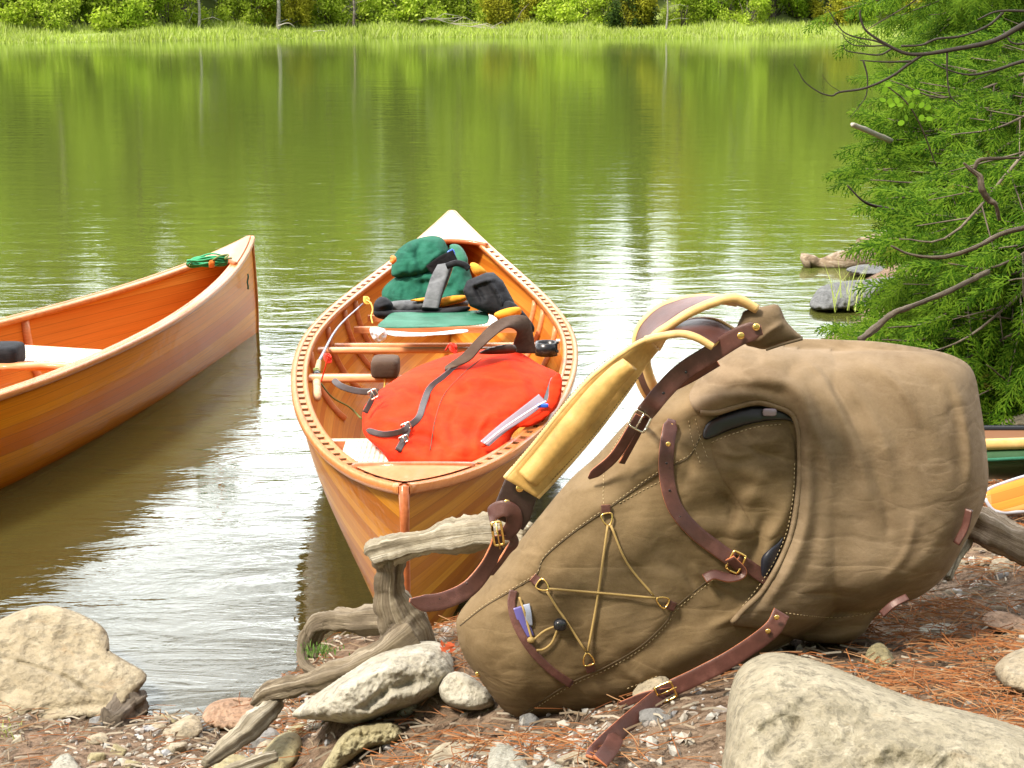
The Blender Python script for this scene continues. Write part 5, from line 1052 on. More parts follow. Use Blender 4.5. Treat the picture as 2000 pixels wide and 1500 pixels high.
rockp('rock', [(375, 1425), (400, 1402), (430, 1396), (465, 1410), (455, 1422), (400, 1430)], 'flat blue grey stone in front of the reddish waterline rock', 'rock_grey', .025, .8, 3, (.003, 16), 0, 2)
rockp('rock', [(500, 1500), (515, 1465), (545, 1435), (575, 1430), (590, 1450), (582, 1485), (560, 1512), (525, 1520)], 'egg shaped olive rock at the bottom edge between two roots', 'rock_olive', .075, .6, 3, (.005, 30), 0, 5)
rockp('rock', [(418, 1520), (424, 1478), (450, 1472), (480, 1478), (498, 1495), (500, 1530)], 'yellowish stone cut by the bottom edge beside the egg shaped rock', 'rock_olive', .05, .6, 3, (.005, 30), 0, 4)
rockp('rock', [(90, 1520), (110, 1482), (132, 1471), (150, 1490), (165, 1520)], 'small white pointed rock at the bottom left', 'stone_white', .04, .6, 3, (.004, 20), 0, 3)
rockp('rock', [(574, 1368), (578, 1350), (592, 1340), (605, 1345), (600, 1362), (582, 1372)], 'small grey green cobble between the long root and the pale rock', 'rock_grey', .04, .6, 2.5, (.003, 16), 0, 4)
rockp('rock', [(730, 1380), (738, 1370), (758, 1368), (772, 1380), (765, 1390), (740, 1393)], 'dark blue grey stone below the long pale rock', 'rock_grey', .035, .6, 2.5, (.003, 16), 0, 3)
rockp('rock', [(775, 1395), (790, 1380), (812, 1375), (815, 1382), (800, 1398), (782, 1402)], 'small white wedge stone just right of the dark blue grey stone', 'stone_white', .03, .6, 2.5, (.003, 16), 0, 2)
rockp('rock', [(640, 1480), (665, 1440), (700, 1418), (760, 1410), (785, 1425), (780, 1450), (720, 1462), (680, 1490), (655, 1510), (610, 1530)], 'low olive grey rock half buried at the bottom centre', 'rock_olive', .06, .7, 3, (.008, 20), 0, 4)
rockp('rock', [(820, 1530), (835, 1480), (870, 1450), (920, 1455), (965, 1480), (990, 1530)], 'flat beige rock at the bottom edge in front of the rucksack', 'rock', .04, .8, 3, (.008, 30), 0, 3)
rockp('rock', [(955, 1470), (975, 1452), (1010, 1462), (1030, 1490), (1040, 1530), (960, 1530)], 'cream coloured rock at the bottom edge right of the flat beige rock', 'stone_white', .04, .7, 3, (.006, 20), 0, 3)
rockp('rock', [(1942, 1310), (1955, 1288), (1985, 1270), (2040, 1262), (2060, 1330), (2020, 1355), (1965, 1345)], 'rounded pale stone at the right edge among red needles', 'rock', .08, .6, 3, (.005, 40), 0, 4)
rockp('rock', [(1930, 1115), (1940, 1092), (1970, 1086), (1982, 1100), (1978, 1120), (1950, 1128)], 'small beige stone under the log at the right edge', 'rock', .05, .6, 3, (.006, 20), 0, 3)
rockp('rock', [(1690, 1300), (1695, 1268), (1720, 1255), (1740, 1275), (1748, 1300), (1715, 1312)], 'brown rough rock just behind the boulder ridge', 'rock_olive', .05, .6, 3, (.010, 14), 0, 3)
rockp('rock', [(1795, 1240), (1800, 1222), (1840, 1216), (1870, 1225), (1860, 1242), (1820, 1250)], 'flat pale stone in the needles right of the rucksack lid', 'stone_white', .025, .7, 3, (.006, 14), 0, 3)
rockp('rock', [(1918, 1215), (1930, 1196), (1965, 1195), (2010, 1215), (2020, 1240), (1950, 1232)], 'flat reddish stone in the needles near the right edge', 'rock_red', .03, .7, 3, (.006, 14), 0, 3)
rockp('rock', [(1950, 838), (1958, 822), (1990, 808), (2060, 800), (2070, 836), (2010, 838)], 'pale rock on the bank above the green canoe', 'rock', .15, .5, 3, (.01, 20), 0, 3)
def water_rock(name, out, Y0, Y1, lab, mt, T, **k):
    o = np.array(out, float); yb, yt = o[:, 1].max(), o[:, 1].min(); p = Puff(name, out, lambda x, y: Y0 + (Y1 - Y0) * (yb - y) / (yb - yt), T, T * .6, mt, None, 2.5, k.get('fold', ()), .42, 2, k.get('nz', (.03, 20)), n=3, seed=3); tag(p.ob, lab, 'rock')
water_rock('rock', [(1581, 592), (1590, 575), (1604, 560), (1640, 550), (1700, 545), (1750, 541), (1752, 552), (1720, 570), (1700, 590), (1670, 600), (1640, 604), (1600, 606), (1584, 600)], 7.72, 8.15, 'dark grey flat rock standing in the water beside the cedar', 'rock_dark', .14, fold=[([(1600, 585), (1660, 572), (1740, 552)], .04, 8, 'step')])
v, f = tube(px3([(1568, 515, 9.05), (1582, 509, 9.05), (1600, 516, 9.05), (1640, 513, 9.05), (1700, 503, 9.1), (1780, 490, 9.2)]), np.interp(np.linspace(0, 1, 31), [0, .1, .2, .4, .7, 1], [.03, .05, .03, .03, .06, .08]), 12, rough=.5, flut=.3)
tag(mk('driftwood_log', v, f, M['log'], uv=np.stack([v[:, 2] * 3, v[:, 0] * .5], 1)), 'brown splintered log reaching into the water from the right bank', 'log')
v, f = tube(px3([(1680, 478, 9.6), (1740, 470, 9.7), (1820, 474, 9.8)]), np.linspace(.04, .07, 13), 10, rough=.4, flut=.2)
tag(mk('driftwood_log', v, f, M['log'], uv=np.stack([v[:, 2] * 3, v[:, 0] * .5], 1)), 'dark log end behind the splintered log on the right bank', 'log')

for out_, Ya, Yb_, lb, mt_ in [([(1692, 470), (1720, 462), (1770, 466), (1800, 478), (1760, 484), (1700, 482)], 9.55, 9.8, 'flat pale stone at the waterline beyond the splintered log', 'rock_warm'),
                            ([(1730, 566), (1760, 552), (1810, 556), (1830, 575), (1790, 590), (1740, 584)], 7.9, 8.2, 'mossy grey stone at the waterline right of the dark flat rock', 'rock_olive'),
                            ([(1655, 524), (1690, 516), (1740, 520), (1742, 530), (1700, 536), (1660, 532)], 8.72, 8.9, 'low dark stone between the log and the dark flat rock', 'rock_dark')]:
    water_rock('rock', out_, Ya, Yb_, lb, mt_, .10, nz=(.02, 14))
def limb(pts, r, name, par=None, mt='drift', seed=1, rough=.42, flut=.45, k=20, n=9, label=None):
    """pts (px,py,Y,radius)"""
    P = spline(np.array(pts, float), n); C_ = at(P[:, 0], P[:, 1], P[:, 2]); v, f = tube(C_, P[:, 3] * r * 1.08, k, rough=rough, seed=seed, flut=flut)
    s_ = np.r_[0, np.cumsum(np.linalg.norm(np.diff(C_, axis=0), axis=1))]; u = np.concatenate([np.repeat(s_, k), [0, s_[-1]]]); w_ = np.concatenate([np.tile(np.arange(k) / k, len(P)), [0, 0]])
    return mk(name, v, f, M[mt], par, uv=np.stack([u * .35, np.abs(w_ - .5) * .55], 1), label=label)
stump = thing('driftwood_stump', 'gnarled grey driftwood stump with a bare limb in front of the canoe bow', 'stump', at(800, 1250, 2.86))
limb([(724, 1087, 2.72, .014), (732, 1082, 2.72, .021), (770, 1072, 2.72, .0225), (830, 1058, 2.70, .021), (900, 1045, 2.68, .024), (960, 1037, 2.66, .024), (1000, 1038, 2.64, .022), (1032, 1048, 2.62, .018)], 1, 'limb', stump, seed=3)
limb([(760, 1080, 2.735, .024), (764, 1110, 2.74, .024), (762, 1150, 2.75, .024), (775, 1190, 2.76, .029), (795, 1225, 2.77, .037), (800, 1262, 2.79, .045), (806, 1300, 2.82, .050)], 1, 'trunk', stump, mt='root', seed=8)
limb([(800, 1225, 2.79, .026), (760, 1208, 2.82, .026), (700, 1212, 2.86, .022), (650, 1212, 2.90, .020), (622, 1222, 2.92, .018), (612, 1250, 2.93, .014), (610, 1285, 2.92, .010)], 1, 'root', stump, mt='root', seed=12)
limb([(800, 1240, 2.72, .028), (765, 1265, 2.70, .022), (720, 1292, 2.70, .0205), (650, 1318, 2.72, .020), (580, 1338, 2.76, .018), (530, 1352, 2.80, .016), (500, 1372, 2.84, .010)], 1, 'root', stump, mt='root', seed=21)
limb([(640, 1215, 2.9, .012), (606, 1228, 2.93, .010), (592, 1262, 2.92, .010), (596, 1300, 2.88, .009), (640, 1325, 2.80, .007)], 1, 'root', stump, mt='root', seed=22)
o = limb([(545, 1370, 2.80, .008), (520, 1395, 2.74, .017), (480, 1430, 2.66, .018), (440, 1462, 2.60, .013), (400, 1492, 2.55, .008)], 1, 'driftwood_stick', seed=31); tag(o, 'weathered stick lying diagonally at the bottom left of centre', 'stick')
o = limb([(440, 1510, 2.42, .008), (490, 1492, 2.43, .009), (540, 1475, 2.45, .008)], 1, 'driftwood_stick', seed=33); tag(o, 'short pale chip of wood between the egg shaped rock and the yellowish stone', 'stick')
o = limb([(1880, 1005, 2.85, .026), (1915, 1030, 2.83, .028), (1960, 1050, 2.80, .026), (2010, 1072, 2.78, .028), (2120, 1110, 2.75, .03)], 1, 'fallen_log', mt='log', seed=41); tag(o, 'smooth weathered log at the right edge behind the rucksack', 'log')
o = limb([(1850, 1130, 2.72, .006), (1862, 1095, 2.76, .010), (1880, 1062, 2.82, .012), (1892, 1030, 2.86, .010)], 1, 'root', mt='drift', seed=43); tag(o, 'thin rough root rising against the right side of the rucksack', 'root')
o = limb([(213, 1415, gz(213, 1415)[1], .03), (245, 1390, gz(245, 1390)[1], .030), (270, 1372, gz(270, 1400)[1] + .05, .020), (272, 1352, gz(272, 1380)[1] + .05, .006)], 1, 'rotten_stump', mt='bark', seed=44, rough=.6); tag(o, 'small rotten brown stump under the tip of the flat slab', 'stump')
#@@PLANTS
# ------------------------------------------------------------------ near-shore wood behind the viewer, unseen: added to shade the shore and mirror in varnish
bl = [(x + random.uniform(-1, 1), -13 + random.uniform(-2, 2) - abs(x) * 0 , z + random.uniform(-.6, .6), 1.9, 1.4, 1.5) for x in np.arange(-22, 24, 2.6) for z in (1.2, 3.6, 6, 8)]
bl += [(17 + random.uniform(-1, 1), y, z, 1.6, 1.9, 1.5) for y in np.arange(-10, 4, 2.6) for z in (1.6, 4, 6.5)]
v, f = leafcloud(9000, .5, bl, seed=77)
tag(mk('unseen_near_wood', v, f, M['leaf_b'], origin=(0, -12, 0), smooth=False), 'unseen mixed wood added on the near shore behind the viewpoint', 'wood', kind='stuff')
# ------------------------------------------------------------------ cedars on the right bank
def spray(L, seed, wid=.0019):
    """one flat fan of scale leaves, lying in XY and running along +X"""
    r = random.Random(seed); V = []; Fc = []
    def blade(a, b, w0, w1, z):
        a = np.array(a); b = np.array(b); d = b - a; n_ = np.array([-d[1], d[0]]); n_ = n_ / (np.hypot(*n_) + 1e-9); k = len(V)
        V.extend([(*(a - n_ * w0), z[0]), (*(a + n_ * w0), z[0]), (*(b + n_ * w1), z[1]), (*(b - n_ * w1), z[1])]); Fc.append((k, k + 1, k + 2, k + 3))
    zf = lambda p: -1.5 * p[0] ** 2 - .8 * abs(p[1]) ** 1.3
    main = [np.array((L * t, .03 * L * math.sin(t * 5 + seed))) for t in np.linspace(0, 1, 6)]
    for a, b in zip(main, main[1:]): blade(a, b, wid * 1.1, wid * .9, (zf(a), zf(b)))
    n1 = int(L / .0085)
    for k in range(n1):
        t = .10 + .88 * k / n1; sgn = 1 if k % 2 else -1; o = np.array((L * t, .03 * L * math.sin(t * 5 + seed))); l1 = L * .52 * (1 - t) ** .75 * r.uniform(.75, 1.1) * min(1, .35 + t * 2.2) + .006; an = sgn * math.radians(r.uniform(36, 52)); d = np.array((math.cos(an), math.sin(an))); e = o + d * l1
        mid = o + d * l1 * .5 + np.array((.05 * l1, 0)); blade(o, mid, wid, wid, (zf(o), zf(mid))); blade(mid, e, wid, wid * .4, (zf(mid), zf(e)))
        n2 = int(l1 / .0075)
        for q in range(n2):
            u = (q + .7) / (n2 + .3); p = o + d * l1 * u; s2 = 1 if q % 2 else -1; a2 = an + s2 * math.radians(38); l2 = min(.020, l1 * .42 * (1.15 - u)) * r.uniform(.7, 1.15); e2 = p + l2 * np.array((math.cos(a2), math.sin(a2))); blade(p, e2, wid, wid * .5, (zf(p), zf(e2) - .002))
    return np.array(V, float), np.array(Fc)
SPR = [spray(L_s, 5 + i) for i, L_s in enumerate((.085, .11, .14, .17))]
def place_sprays(items):
    """items: (origin, direction, normal, index, scale) -> one mesh's vertices and faces"""
    V = []; Fc = []; n = 0
    for o, d, nn, i, s in items:
        x = d / np.linalg.norm(d); z = nn - x * (nn @ x); z /= np.linalg.norm(z); y = np.cross(z, x); v, f = SPR[i]
        V.append(o + s * (v @ np.array([x, y, z]))); Fc.append(f + n); n += len(v)
    return np.concatenate(V), np.concatenate(Fc).tolist()
def cedar(label, trunk, boughs, seed, step=.040, low=.22, group='cedars on the right bank', scale=1.0):
    """trunk: (px,py0,Y,height,radius); boughs: (height on trunk, tip px, tip py, tip Y, radius)"""
    r = random.Random(seed); g0 = at(trunk[0], 900, trunk[2]); g0[2] = zground(g0[0], g0[1])[0] - .05; t = thing('cedar_tree', label, 'tree', g0, group)
    tp = spline([g0, g0 + [.05, 0, trunk[3] * .4], g0 + [-.05, .05, trunk[3]]], 8); v, f = tube(tp, np.linspace(trunk[4], trunk[4] * .4, len(tp)), 12, rough=.3, flut=.2, seed=seed); mk('trunk', v, f, M['bark'], t, uv=np.stack([v[:, 2], v[:, 0] + v[:, 1]], 1) * .3)
    items = []; br = []
    for hb, px, py, Y_, rad in boughs:
        a = g0 + [0, 0, hb]; b = at(px, py, Y_); m1 = a * .55 + b * .45 + [r.uniform(-.05, .05), r.uniform(-.1, .1), r.uniform(-.05, .08)]
        m2 = a * .2 + b * .8 + [0, r.uniform(-.05, .05), r.uniform(-.07, .0)]
        P = spline([a, m1, m2, b], 14); s_ = np.r_[0, np.cumsum(np.linalg.norm(np.diff(P, axis=0), axis=1))]; Lb = s_[-1]
        br.append(tube(P[::3], np.linspace(rad, .0015, len(P[::3])), 5, rough=.15, seed=seed))
        T = np.gradient(P, axis=0); T /= np.linalg.norm(T, axis=1)[:, None]; c = low * Lb; k = 0
        while c < Lb:
            o = np.array([np.interp(c, s_, P[:, q]) for q in range(3)]); tt = np.array([np.interp(c, s_, T[:, q]) for q in range(3)]); u = 1 - c / Lb
            sgn = 1 if k % 2 else -1; k += 1; up = np.array([r.uniform(-.35, .15), -.75 + r.uniform(-.5, .3), .8]); side = np.cross(tt, up); side /= np.linalg.norm(side)
            ln = (.05 + .34 * u ** .8) * min(1, Lb); ln *= r.uniform(.7, 1.1)
            d1 = tt * .75 + sgn * side * .8 + [0, 0, -.10]; d1 /= np.linalg.norm(d1); 
            if ln > .12:  # a side twig that carries its own sprays
                e = o + d1 * ln + [0, 0, -.05 * ln]; br.append(tube([o, (o + e) / 2, e], [.0025, .002, .001], 4)); m = int(ln / .042)
                for q in range(m):
                    w = (q + 1) / m; p = o + (e - o) * w; s2 = 1 if q % 2 else -1; sd2 = np.cross(d1, up); sd2 /= np.linalg.norm(sd2)
                    items.append((p, d1 * .8 + s2 * sd2 * .65 + [0, r.uniform(-.2, .2), r.uniform(-.3, .05)], up + [r.uniform(-.25, .25), r.uniform(-.3, .3), 0], r.choice((0, 1, 2)) , r.uniform(.75, 1.15) * scale))
                items.append((e, d1 + [0, 0, -.15], up, 2, r.uniform(.8, 1.1) * scale))
            else: items.append((o, d1, up, r.choice((0, 1)), r.uniform(.7, 1.0) * scale))
            c += step * r.uniform(.8, 1.5) * (1 + .8 * u)
        items.append((P[-1], T[-1] + [0, 0, -.1], np.array([0, -.6, .8]), 2, scale))
    v, f = join(br); mk('branches', v, f, M['bark'], t, uv=v[:, [0, 2]] * .5)
    v, f = place_sprays(items); mk('crown', v, f, M['cedar'], t, smooth=False); return t, len(f)
def fan(n, edge, Yr, x2=1990, seed=0, hb=(.0, .9)):
    """bough tips along the left edge polyline of the crown and scattered inside it"""
    r = random.Random(seed); E_ = spline(np.array(edge, float), 8); out = []
    for k in range(n):
        q = E_[int((k + r.random()) / n * (len(E_) - 1))]; u = r.random() ** 1.3 if k % 3 else 0
        px = q[0] + u * (x2 - q[0]) + r.uniform(-8, 14); py = q[1] + r.uniform(-14, 14); Y_ = r.uniform(*Yr); z = H + ray(px, py)[1] * Y_
        out.append((max(.05, z - .35 + r.uniform(.05, .35)), px, py, Y_, .007))
    return out
ed1 = [(1745, 160), (1750, 210), (1735, 250), (1697, 290), (1685, 340), (1735, 390), (1785, 420), (1790, 455), (1732, 470), (1830, 500), (1885, 530), (1875, 560), (1840, 590), (1685, 640), (1670, 665), (1745, 690), (1800, 700), (1880, 730), (1915, 790), (1925, 830)]
n0 = 0
t, n_ = cedar('lush green cedar whose lower boughs hang over the water beside the rucksack', (2190, 0, 4.6, 2.3, .05), fan(58, ed1[8:], (4.05, 4.9), 1995, 3), 3); n0 += n_
t, n_ = cedar('cedar leaning in from the right edge behind the lowest boughs', (2200, 0, 5.6, 3.0, .06), fan(60, ed1[:15], (4.8, 6.2), 2000, 4), 4); n0 += n_
ed3 = [(1840, 0), (1800, 60), (1780, 110), (1800, 150), (1850, 190), (1830, 240), (1800, 300), (1780, 380), (1800, 440)]
t, n_ = cedar('taller cedar filling the top right corner behind the bare branch', (2240, 0, 7.4, 4.2, .08), fan(56, ed3, (6.4, 8.0), 2040, 5), 5, scale=1.35); n0 += n_
t, n_ = cedar('young cedar seen over the water at the top right, its thin boughs reaching left', (2260, 0, 6.2, 3.4, .06), [(z_, px, py, Y_, .006) for z_, px, py, Y_ in [(1.9, 1640, 20, 5.6), (1.8, 1690, 60, 5.8), (1.95, 1720, -10, 5.6), (1.8, 1760, 30, 5.9), (1.7, 1800, 90, 6), (1.9, 1850, 40, 6), (1.9, 1900, 0, 6.0), (1.7, 1880, 120, 6), (1.75, 1950, 70, 6.1)]], 6, low=.35); n0 += n_
# dense back layer of dark bushes beyond the cedars
for i, (px, Y_, w_, h_) in enumerate([(2080, 8.8, .75, 1.7), (2140, 6.6, .5, 1.2), (1960, 10.5, .6, 1.3)]):
    c = at(px, 400, Y_); zc = zground(c[0], c[1])[0]; rr = random.Random(i); t = thing('bush', ['dark bush at the right edge behind the cedars', 'low dark bush under the cedars at the right edge', 'dark bush on the bank behind the splintered log'][i], 'bush', (c[0], c[1], zc))
    bl = [(c[0] + rr.uniform(-.7, .7) * w_, c[1] + rr.uniform(-.5, .5) * w_, zc + rr.uniform(.1, .9) * h_, .3 * w_, .3 * w_, .22 * h_) for _ in range(16)]
    v, f = join([tube([(c[0], c[1], zc - .05), ((c[0] + b_[0]) / 2, (c[1] + b_[1]) / 2, zc + (b_[2] - zc) * .6), b_[:3]], [.015, .01, .004], 4) for b_ in bl]); mk('stem', v, f, M['bark'], t, uv=v[:, :2])
    v, f = leafcloud(9000, .022, bl, seed=i); mk('foliage', v, f, M['cedar'], t, smooth=False)
# bare dark branch across the upper right
def twigs(lines, name, lab, mt, cat='branch'):
    prt = [tube(px3(l[0], 6), np.linspace(l[1], l[2], (len(l[0]) - 1) * 6 + 1), 6, rough=.25, seed=i) for i, l in enumerate(lines)]
    v, f = join(prt); return tag(mk(name, v, f, M[mt], uv=v[:, [0, 2]]), lab, cat)
Yb = 4.4
q3 = lambda P, Y_=Yb: [(x, y, Y_) for x, y in P]
twigs([(q3([(2060, 20), (2000, 48), (1940, 80), (1860, 97), (1800, 106), (1762, 102), (1720, 80), (1690, 58), (1680, 30), (1681, 20)]), .0085, .0016),
       (q3([(1800, 108), (1775, 125), (1740, 150), (1690, 172), (1640, 180), (1625, 187), (1600, 180), (1572, 160), (1560, 140), (1550, 125)]), .0045, .0009),
       (q3([(1780, 120), (1730, 121), (1680, 118)]), .0035, .0015), (q3([(1686, 118), (1694, 150), (1692, 185), (1680, 205), (1660, 230)]), .0025, .0006),
       (q3([(1740, 92), (1710, 80), (1670, 72), (1645, 60), (1625, 30), (1618, 20)]), .003, .001), (q3([(1762, 102), (1735, 90), (1700, 90), (1668, 88), (1650, 75), (1645, 60)]), .003, .0008),
       (q3([(1742, 95), (1718, 107), (1680, 104), (1652, 98), (1648, 85)]), .003, .001), (q3([(1850, 100), (1850, 140), (1855, 185), (1875, 205)]), .003, .001),
       (q3([(1760, 90), (1800, 88), (1830, 76), (1880, 70), (1930, 50), (1960, 24)]), .003, .0035), (q3([(1910, 38), (1950, 22), (2010, 22), (2060, 22)]), .002, .005),
       (q3([(1640, 178), (1620, 165), (1605, 145)]), .001, .0006), (q3([(1700, 90), (1650, 70), (1620, 45)]), .0012, .0006)],
      'bare_branch', 'dark bare branch reaching left across the top right corner', 'twig')
twigs([(q3([(2040, 110), (1990, 122), (1940, 138), (1890, 146), (1840, 132), (1810, 115)], 4.7), .006, .0012), (q3([(1960, 134), (1920, 150), (1880, 165)], 4.7), .002, .0006), (q3([(2030, 80), (1980, 85), (1960, 60)], 4.7), .004, .002)],
      'bare_branch', 'second dark bare branch below the first at the top right', 'twig')
o = limb([(1882, 318, 4.05, .004), (1898, 332, 4.05, .007), (1914, 345, 4.05, .009), (1918, 368, 4.05, .010), (1930, 388, 4.06, .009), (1945, 400, 4.06, .007), (1952, 430, 4.08, .006)], .72,  'crooked_branch', mt='bark', seed=51, k=8); tag(o, 'grey crooked dead branch among the cedar boughs at the right edge', 'branch')
o = limb([(1990, 308, 4.06, .004), (1950, 309, 4.05, .005), (1914, 312, 4.05, .006), (1902, 330, 4.05, .006)], .72,  'crooked_branch', mt='bark', seed=52, k=8); tag(o, 'short horizontal dead branch meeting the crooked one', 'branch')
o = limb([(1680, 664, 3.75, .010), (1710, 640, 3.78, .010), (1745, 612, 3.8, .009), (1780, 598, 3.85, .008), (1850, 570, 3.95, .008), (1930, 530, 4.1, .009)], .72,  'grey_branch', mt='bark', seed=53, k=8); tag(o, 'smooth grey branch slanting up from behind the rucksack', 'branch')
o = limb([(1740, 480, 4.0, .003), (1780, 497, 4.0, .0045), (1840, 502, 4.0, .006), (1900, 485, 4.0, .006), (1960, 455, 4.05, .007), (2020, 440, 4.1, .008)], .72,  'grey_branch', mt='bark', seed=54, k=8); tag(o, 'thin curved branch sagging in front of the cedar above the log', 'branch')
o = limb([(1664, 243, 5.0, .0065), (1690, 253, 5.05, .007), (1740, 275, 5.2, .007)], 1, 'broken_branch', mt='palewood', seed=55, k=8); tag(o, 'pale broken branch end poking out of the cedar over the water', 'branch')
o = limb([(1655, 362, 4.6, .002), (1690, 395, 4.6, .003), (1735, 408, 4.65, .005), (1780, 416, 4.7, .006)], 1, 'thin_branch', mt='twig', seed=56, k=8); tag(o, 'thin dark branch hanging low over the water beneath the pale broken one', 'branch')
# sprig of broad light-green leaves
sg = thing('leafy_sprig', 'sprig of round light green leaves in front of the cedar at the upper right', 'plant', at(1800, 300, 4.5))
v, f = tube(px3([(1830, 330, 4.6), (1800, 250, 4.5), (1770, 200, 4.45), (1735, 170, 4.4)]), .002, 5); mk('stem', v, f, M['bark'], sg, uv=v[:, [0, 2]])
V = []; Fc = []
for x, y in [(1724, 195), (1738, 198), (1752, 196), (1735, 165), (1745, 178), (1775, 182), (1790, 180), (1780, 206), (1800, 205), (1812, 210), (1770, 230), (1760, 240), (1728, 175), (1758, 205), (1742, 205), (1815, 232), (1800, 230)]:
    c = at(x, y, 4.42 + rng.uniform(-.04, .04)); a = rng.uniform(0, 6.3); u = np.array([math.cos(a), rng.uniform(-.4, .4), math.sin(a) * .8]); u /= np.linalg.norm(u); w = np.cross(u, [rng.uniform(-.3, .3), -1, rng.uniform(.2, .8)]); w /= np.linalg.norm(w); k = len(V)
    for q in range(8):
        an = q * math.pi / 4; V.append(c + .0075 * (u * math.cos(an) * 1.25 + w * math.sin(an)) )
    Fc.append(tuple(range(k, k + 8)))
mk('leaves', V, Fc, M['broad'], sg, smooth=False)
# ------------------------------------------------------------------ litter: needles, chips, gravel
def on_ground(n, pxr, pyr, Ymax=6):
    px = rng.uniform(*pxr, n); py = rng.uniform(*pyr, n); return px, py
GX = np.arange(-2.2, 3.4, .04); GY = np.arange(1.3, 5.2, .04); gxx, gyy = np.meshgrid(GX, GY); GZ = zground(gxx.ravel(), gyy.ravel()).reshape(gxx.shape)
def gzf(x, y):
    fx = np.clip((x - GX[0]) / .04, 0, len(GX) - 1.01); fy = np.clip((y - GY[0]) / .04, 0, len(GY) - 1.01); i = fx.astype(int); j = fy.astype(int); a = fx - i; b_ = fy - j
    z = GZ[j, i] * (1 - a) * (1 - b_) + GZ[j, i + 1] * a * (1 - b_) + GZ[j + 1, i] * (1 - a) * b_ + GZ[j + 1, i + 1] * a * b_
    nv = np.array([mnoise.noise(Vector((p * 6, q * 6, 0))) * .014 + mnoise.noise(Vector((p * 22, q * 22, 3))) * .006 + abs(mnoise.noise(Vector((p * 60, q * 60, 3)))) * .004 for p, q in zip(x, y)])
    return z + nv * np.clip((z + .05) / .1, .3, 1)
def land(n, dens):
    x = rng.uniform(-1.4, 1.9, n * 6); y = rng.uniform(1.75, 4.6, n * 6); ok = (np.abs(x) < .36 * y + .15) & (gzf_fast(x, y) > .012); p = dens(x, y); ok &= rng.uniform(0, 1, len(x)) < p; x, y = x[ok][:n], y[ok][:n]; return x, y
def gzf_fast(x, y):
    i = np.clip(((x - GX[0]) / .04).astype(int), 0, len(GX) - 1); j = np.clip(((y - GY[0]) / .04).astype(int), 0, len(GY) - 1); return GZ[j, i]
def clump(x, y, s=4.0, t=.0, z=0): return np.array([mnoise.noise(Vector((a * s, b_ * s, z))) for a, b_ in zip(x, y)])
def dens_needle(x, y):
    c = clump(x, y, 5, z=2); return np.clip(.35 + 1.6 * c, .03, 1) * np.where(x > .55, 1.0, np.where(x > -.45, .55, .15))
def needles(n, dens, Lr, w, mt, name, lab, lift=.006, zr=.012):
    x, y = land(n, dens); n = len(x); z = gzf(x, y) + lift + rng.uniform(0, zr, n); a = rng.normal(.3, .9, n); L_n = rng.uniform(*Lr, n) / 2
    dx, dy = np.cos(a) * L_n, np.sin(a) * L_n; tz = rng.normal(0, .10, n) * L_n; bend = rng.normal(0, .12, n) * L_n
    P0 = np.stack([x - dx, y - dy, z - tz], 1); P1 = np.stack([x - dy / (L_n + 1e-9) * bend, y + dx / (L_n + 1e-9) * bend, z + .002], 1); P2 = np.stack([x + dx, y + dy, z + tz], 1)
    nx_, ny_ = -np.sin(a) * w, np.cos(a) * w; V = []
    for P in (P0, P1, P2): V += [P + np.stack([nx_, ny_, 0 * x], 1), P - np.stack([nx_, ny_, 0 * x], 1), P + np.stack([0 * x, 0 * x, 0 * x + w * 1.6], 1)]
    V = np.stack(V, 1).reshape(-1, 3); b0 = np.arange(n)[:, None] * 9; q = []
    for s_ in (0, 3):
        for i, j in ((0, 1), (1, 2), (2, 0)): q.append(b0 + np.array([[s_ + i, s_ + j, s_ + 3 + j, s_ + 3 + i]]))
    Fc = np.concatenate(q).tolist(); tag(mk(name, V, Fc, M[mt], origin=(0, 2.5, 0), smooth=False), lab, 'litter', kind='stuff')
needles(11000, dens_needle, (.03, .085), .0007, 'needle', 'pine_needles', 'rusty fallen pine needles scattered over the shore soil')
needles(5200, lambda x, y: np.clip(.5 + clump(x, y, 3, z=9), .1, 1) * np.where(x < -.45, 1, .6), (.015, .06), .0016, 'litter', 'bark_litter', 'brown twigs and bark crumbs on the shore soil', .004, .006)
def chipmesh(n, smin, smax, flat, seed):
    r = np.random.default_rng(seed); import itertools
    x, y = land(n, lambda x, y: np.clip(.35 + 1.4 * clump(x, y, 2.5, z=5), .05, 1) * np.where((x > -.75) & (x < .45), 1, .4)); z = gzf(x, y); V = []; Fc = []; k = 0
    ico = np.array([(0, 0, 1), (.89, 0, .45), (.28, .85, .45), (-.72, .53, .45), (-.72, -.53, .45), (.28, -.85, .45), (.72, .53, -.45), (-.28, .85, -.45), (-.89, 0, -.45), (-.28, -.85, -.45), (.72, -.53, -.45), (0, 0, -1)])
    F_ = np.array([(0, 1, 2), (0, 2, 3), (0, 3, 4), (0, 4, 5), (0, 5, 1), (1, 6, 2), (2, 7, 3), (3, 8, 4), (4, 9, 5), (5, 10, 1), (2, 6, 7), (3, 7, 8), (4, 8, 9), (5, 9, 10), (1, 10, 6), (11, 7, 6), (11, 8, 7), (11, 9, 8), (11, 10, 9), (11, 6, 10)])
    for i in range(len(x)):
        s = smin + (smax - smin) * r.random() ** 2.5; q = ico * r.uniform(.6, 1.3, (12, 1)) * [1, r.uniform(.5, 1), r.uniform(flat, flat * 2)] * s; a = r.uniform(0, 6.3); c_, s_ = math.cos(a), math.sin(a)
        V.append(q @ np.array([[c_, s_, 0], [-s_, c_, 0], [0, 0, 1]]) + [x[i], y[i], z[i] + s * flat * .4]); Fc.append(F_ + k); k += 12
    return np.concatenate(V), np.concatenate(Fc).tolist()
gm = mat('gravel', (.4, .37, .3), .85); b = NB(gm); gi = b.n('ShaderNodeNewGeometry').outputs['Random Per Island']
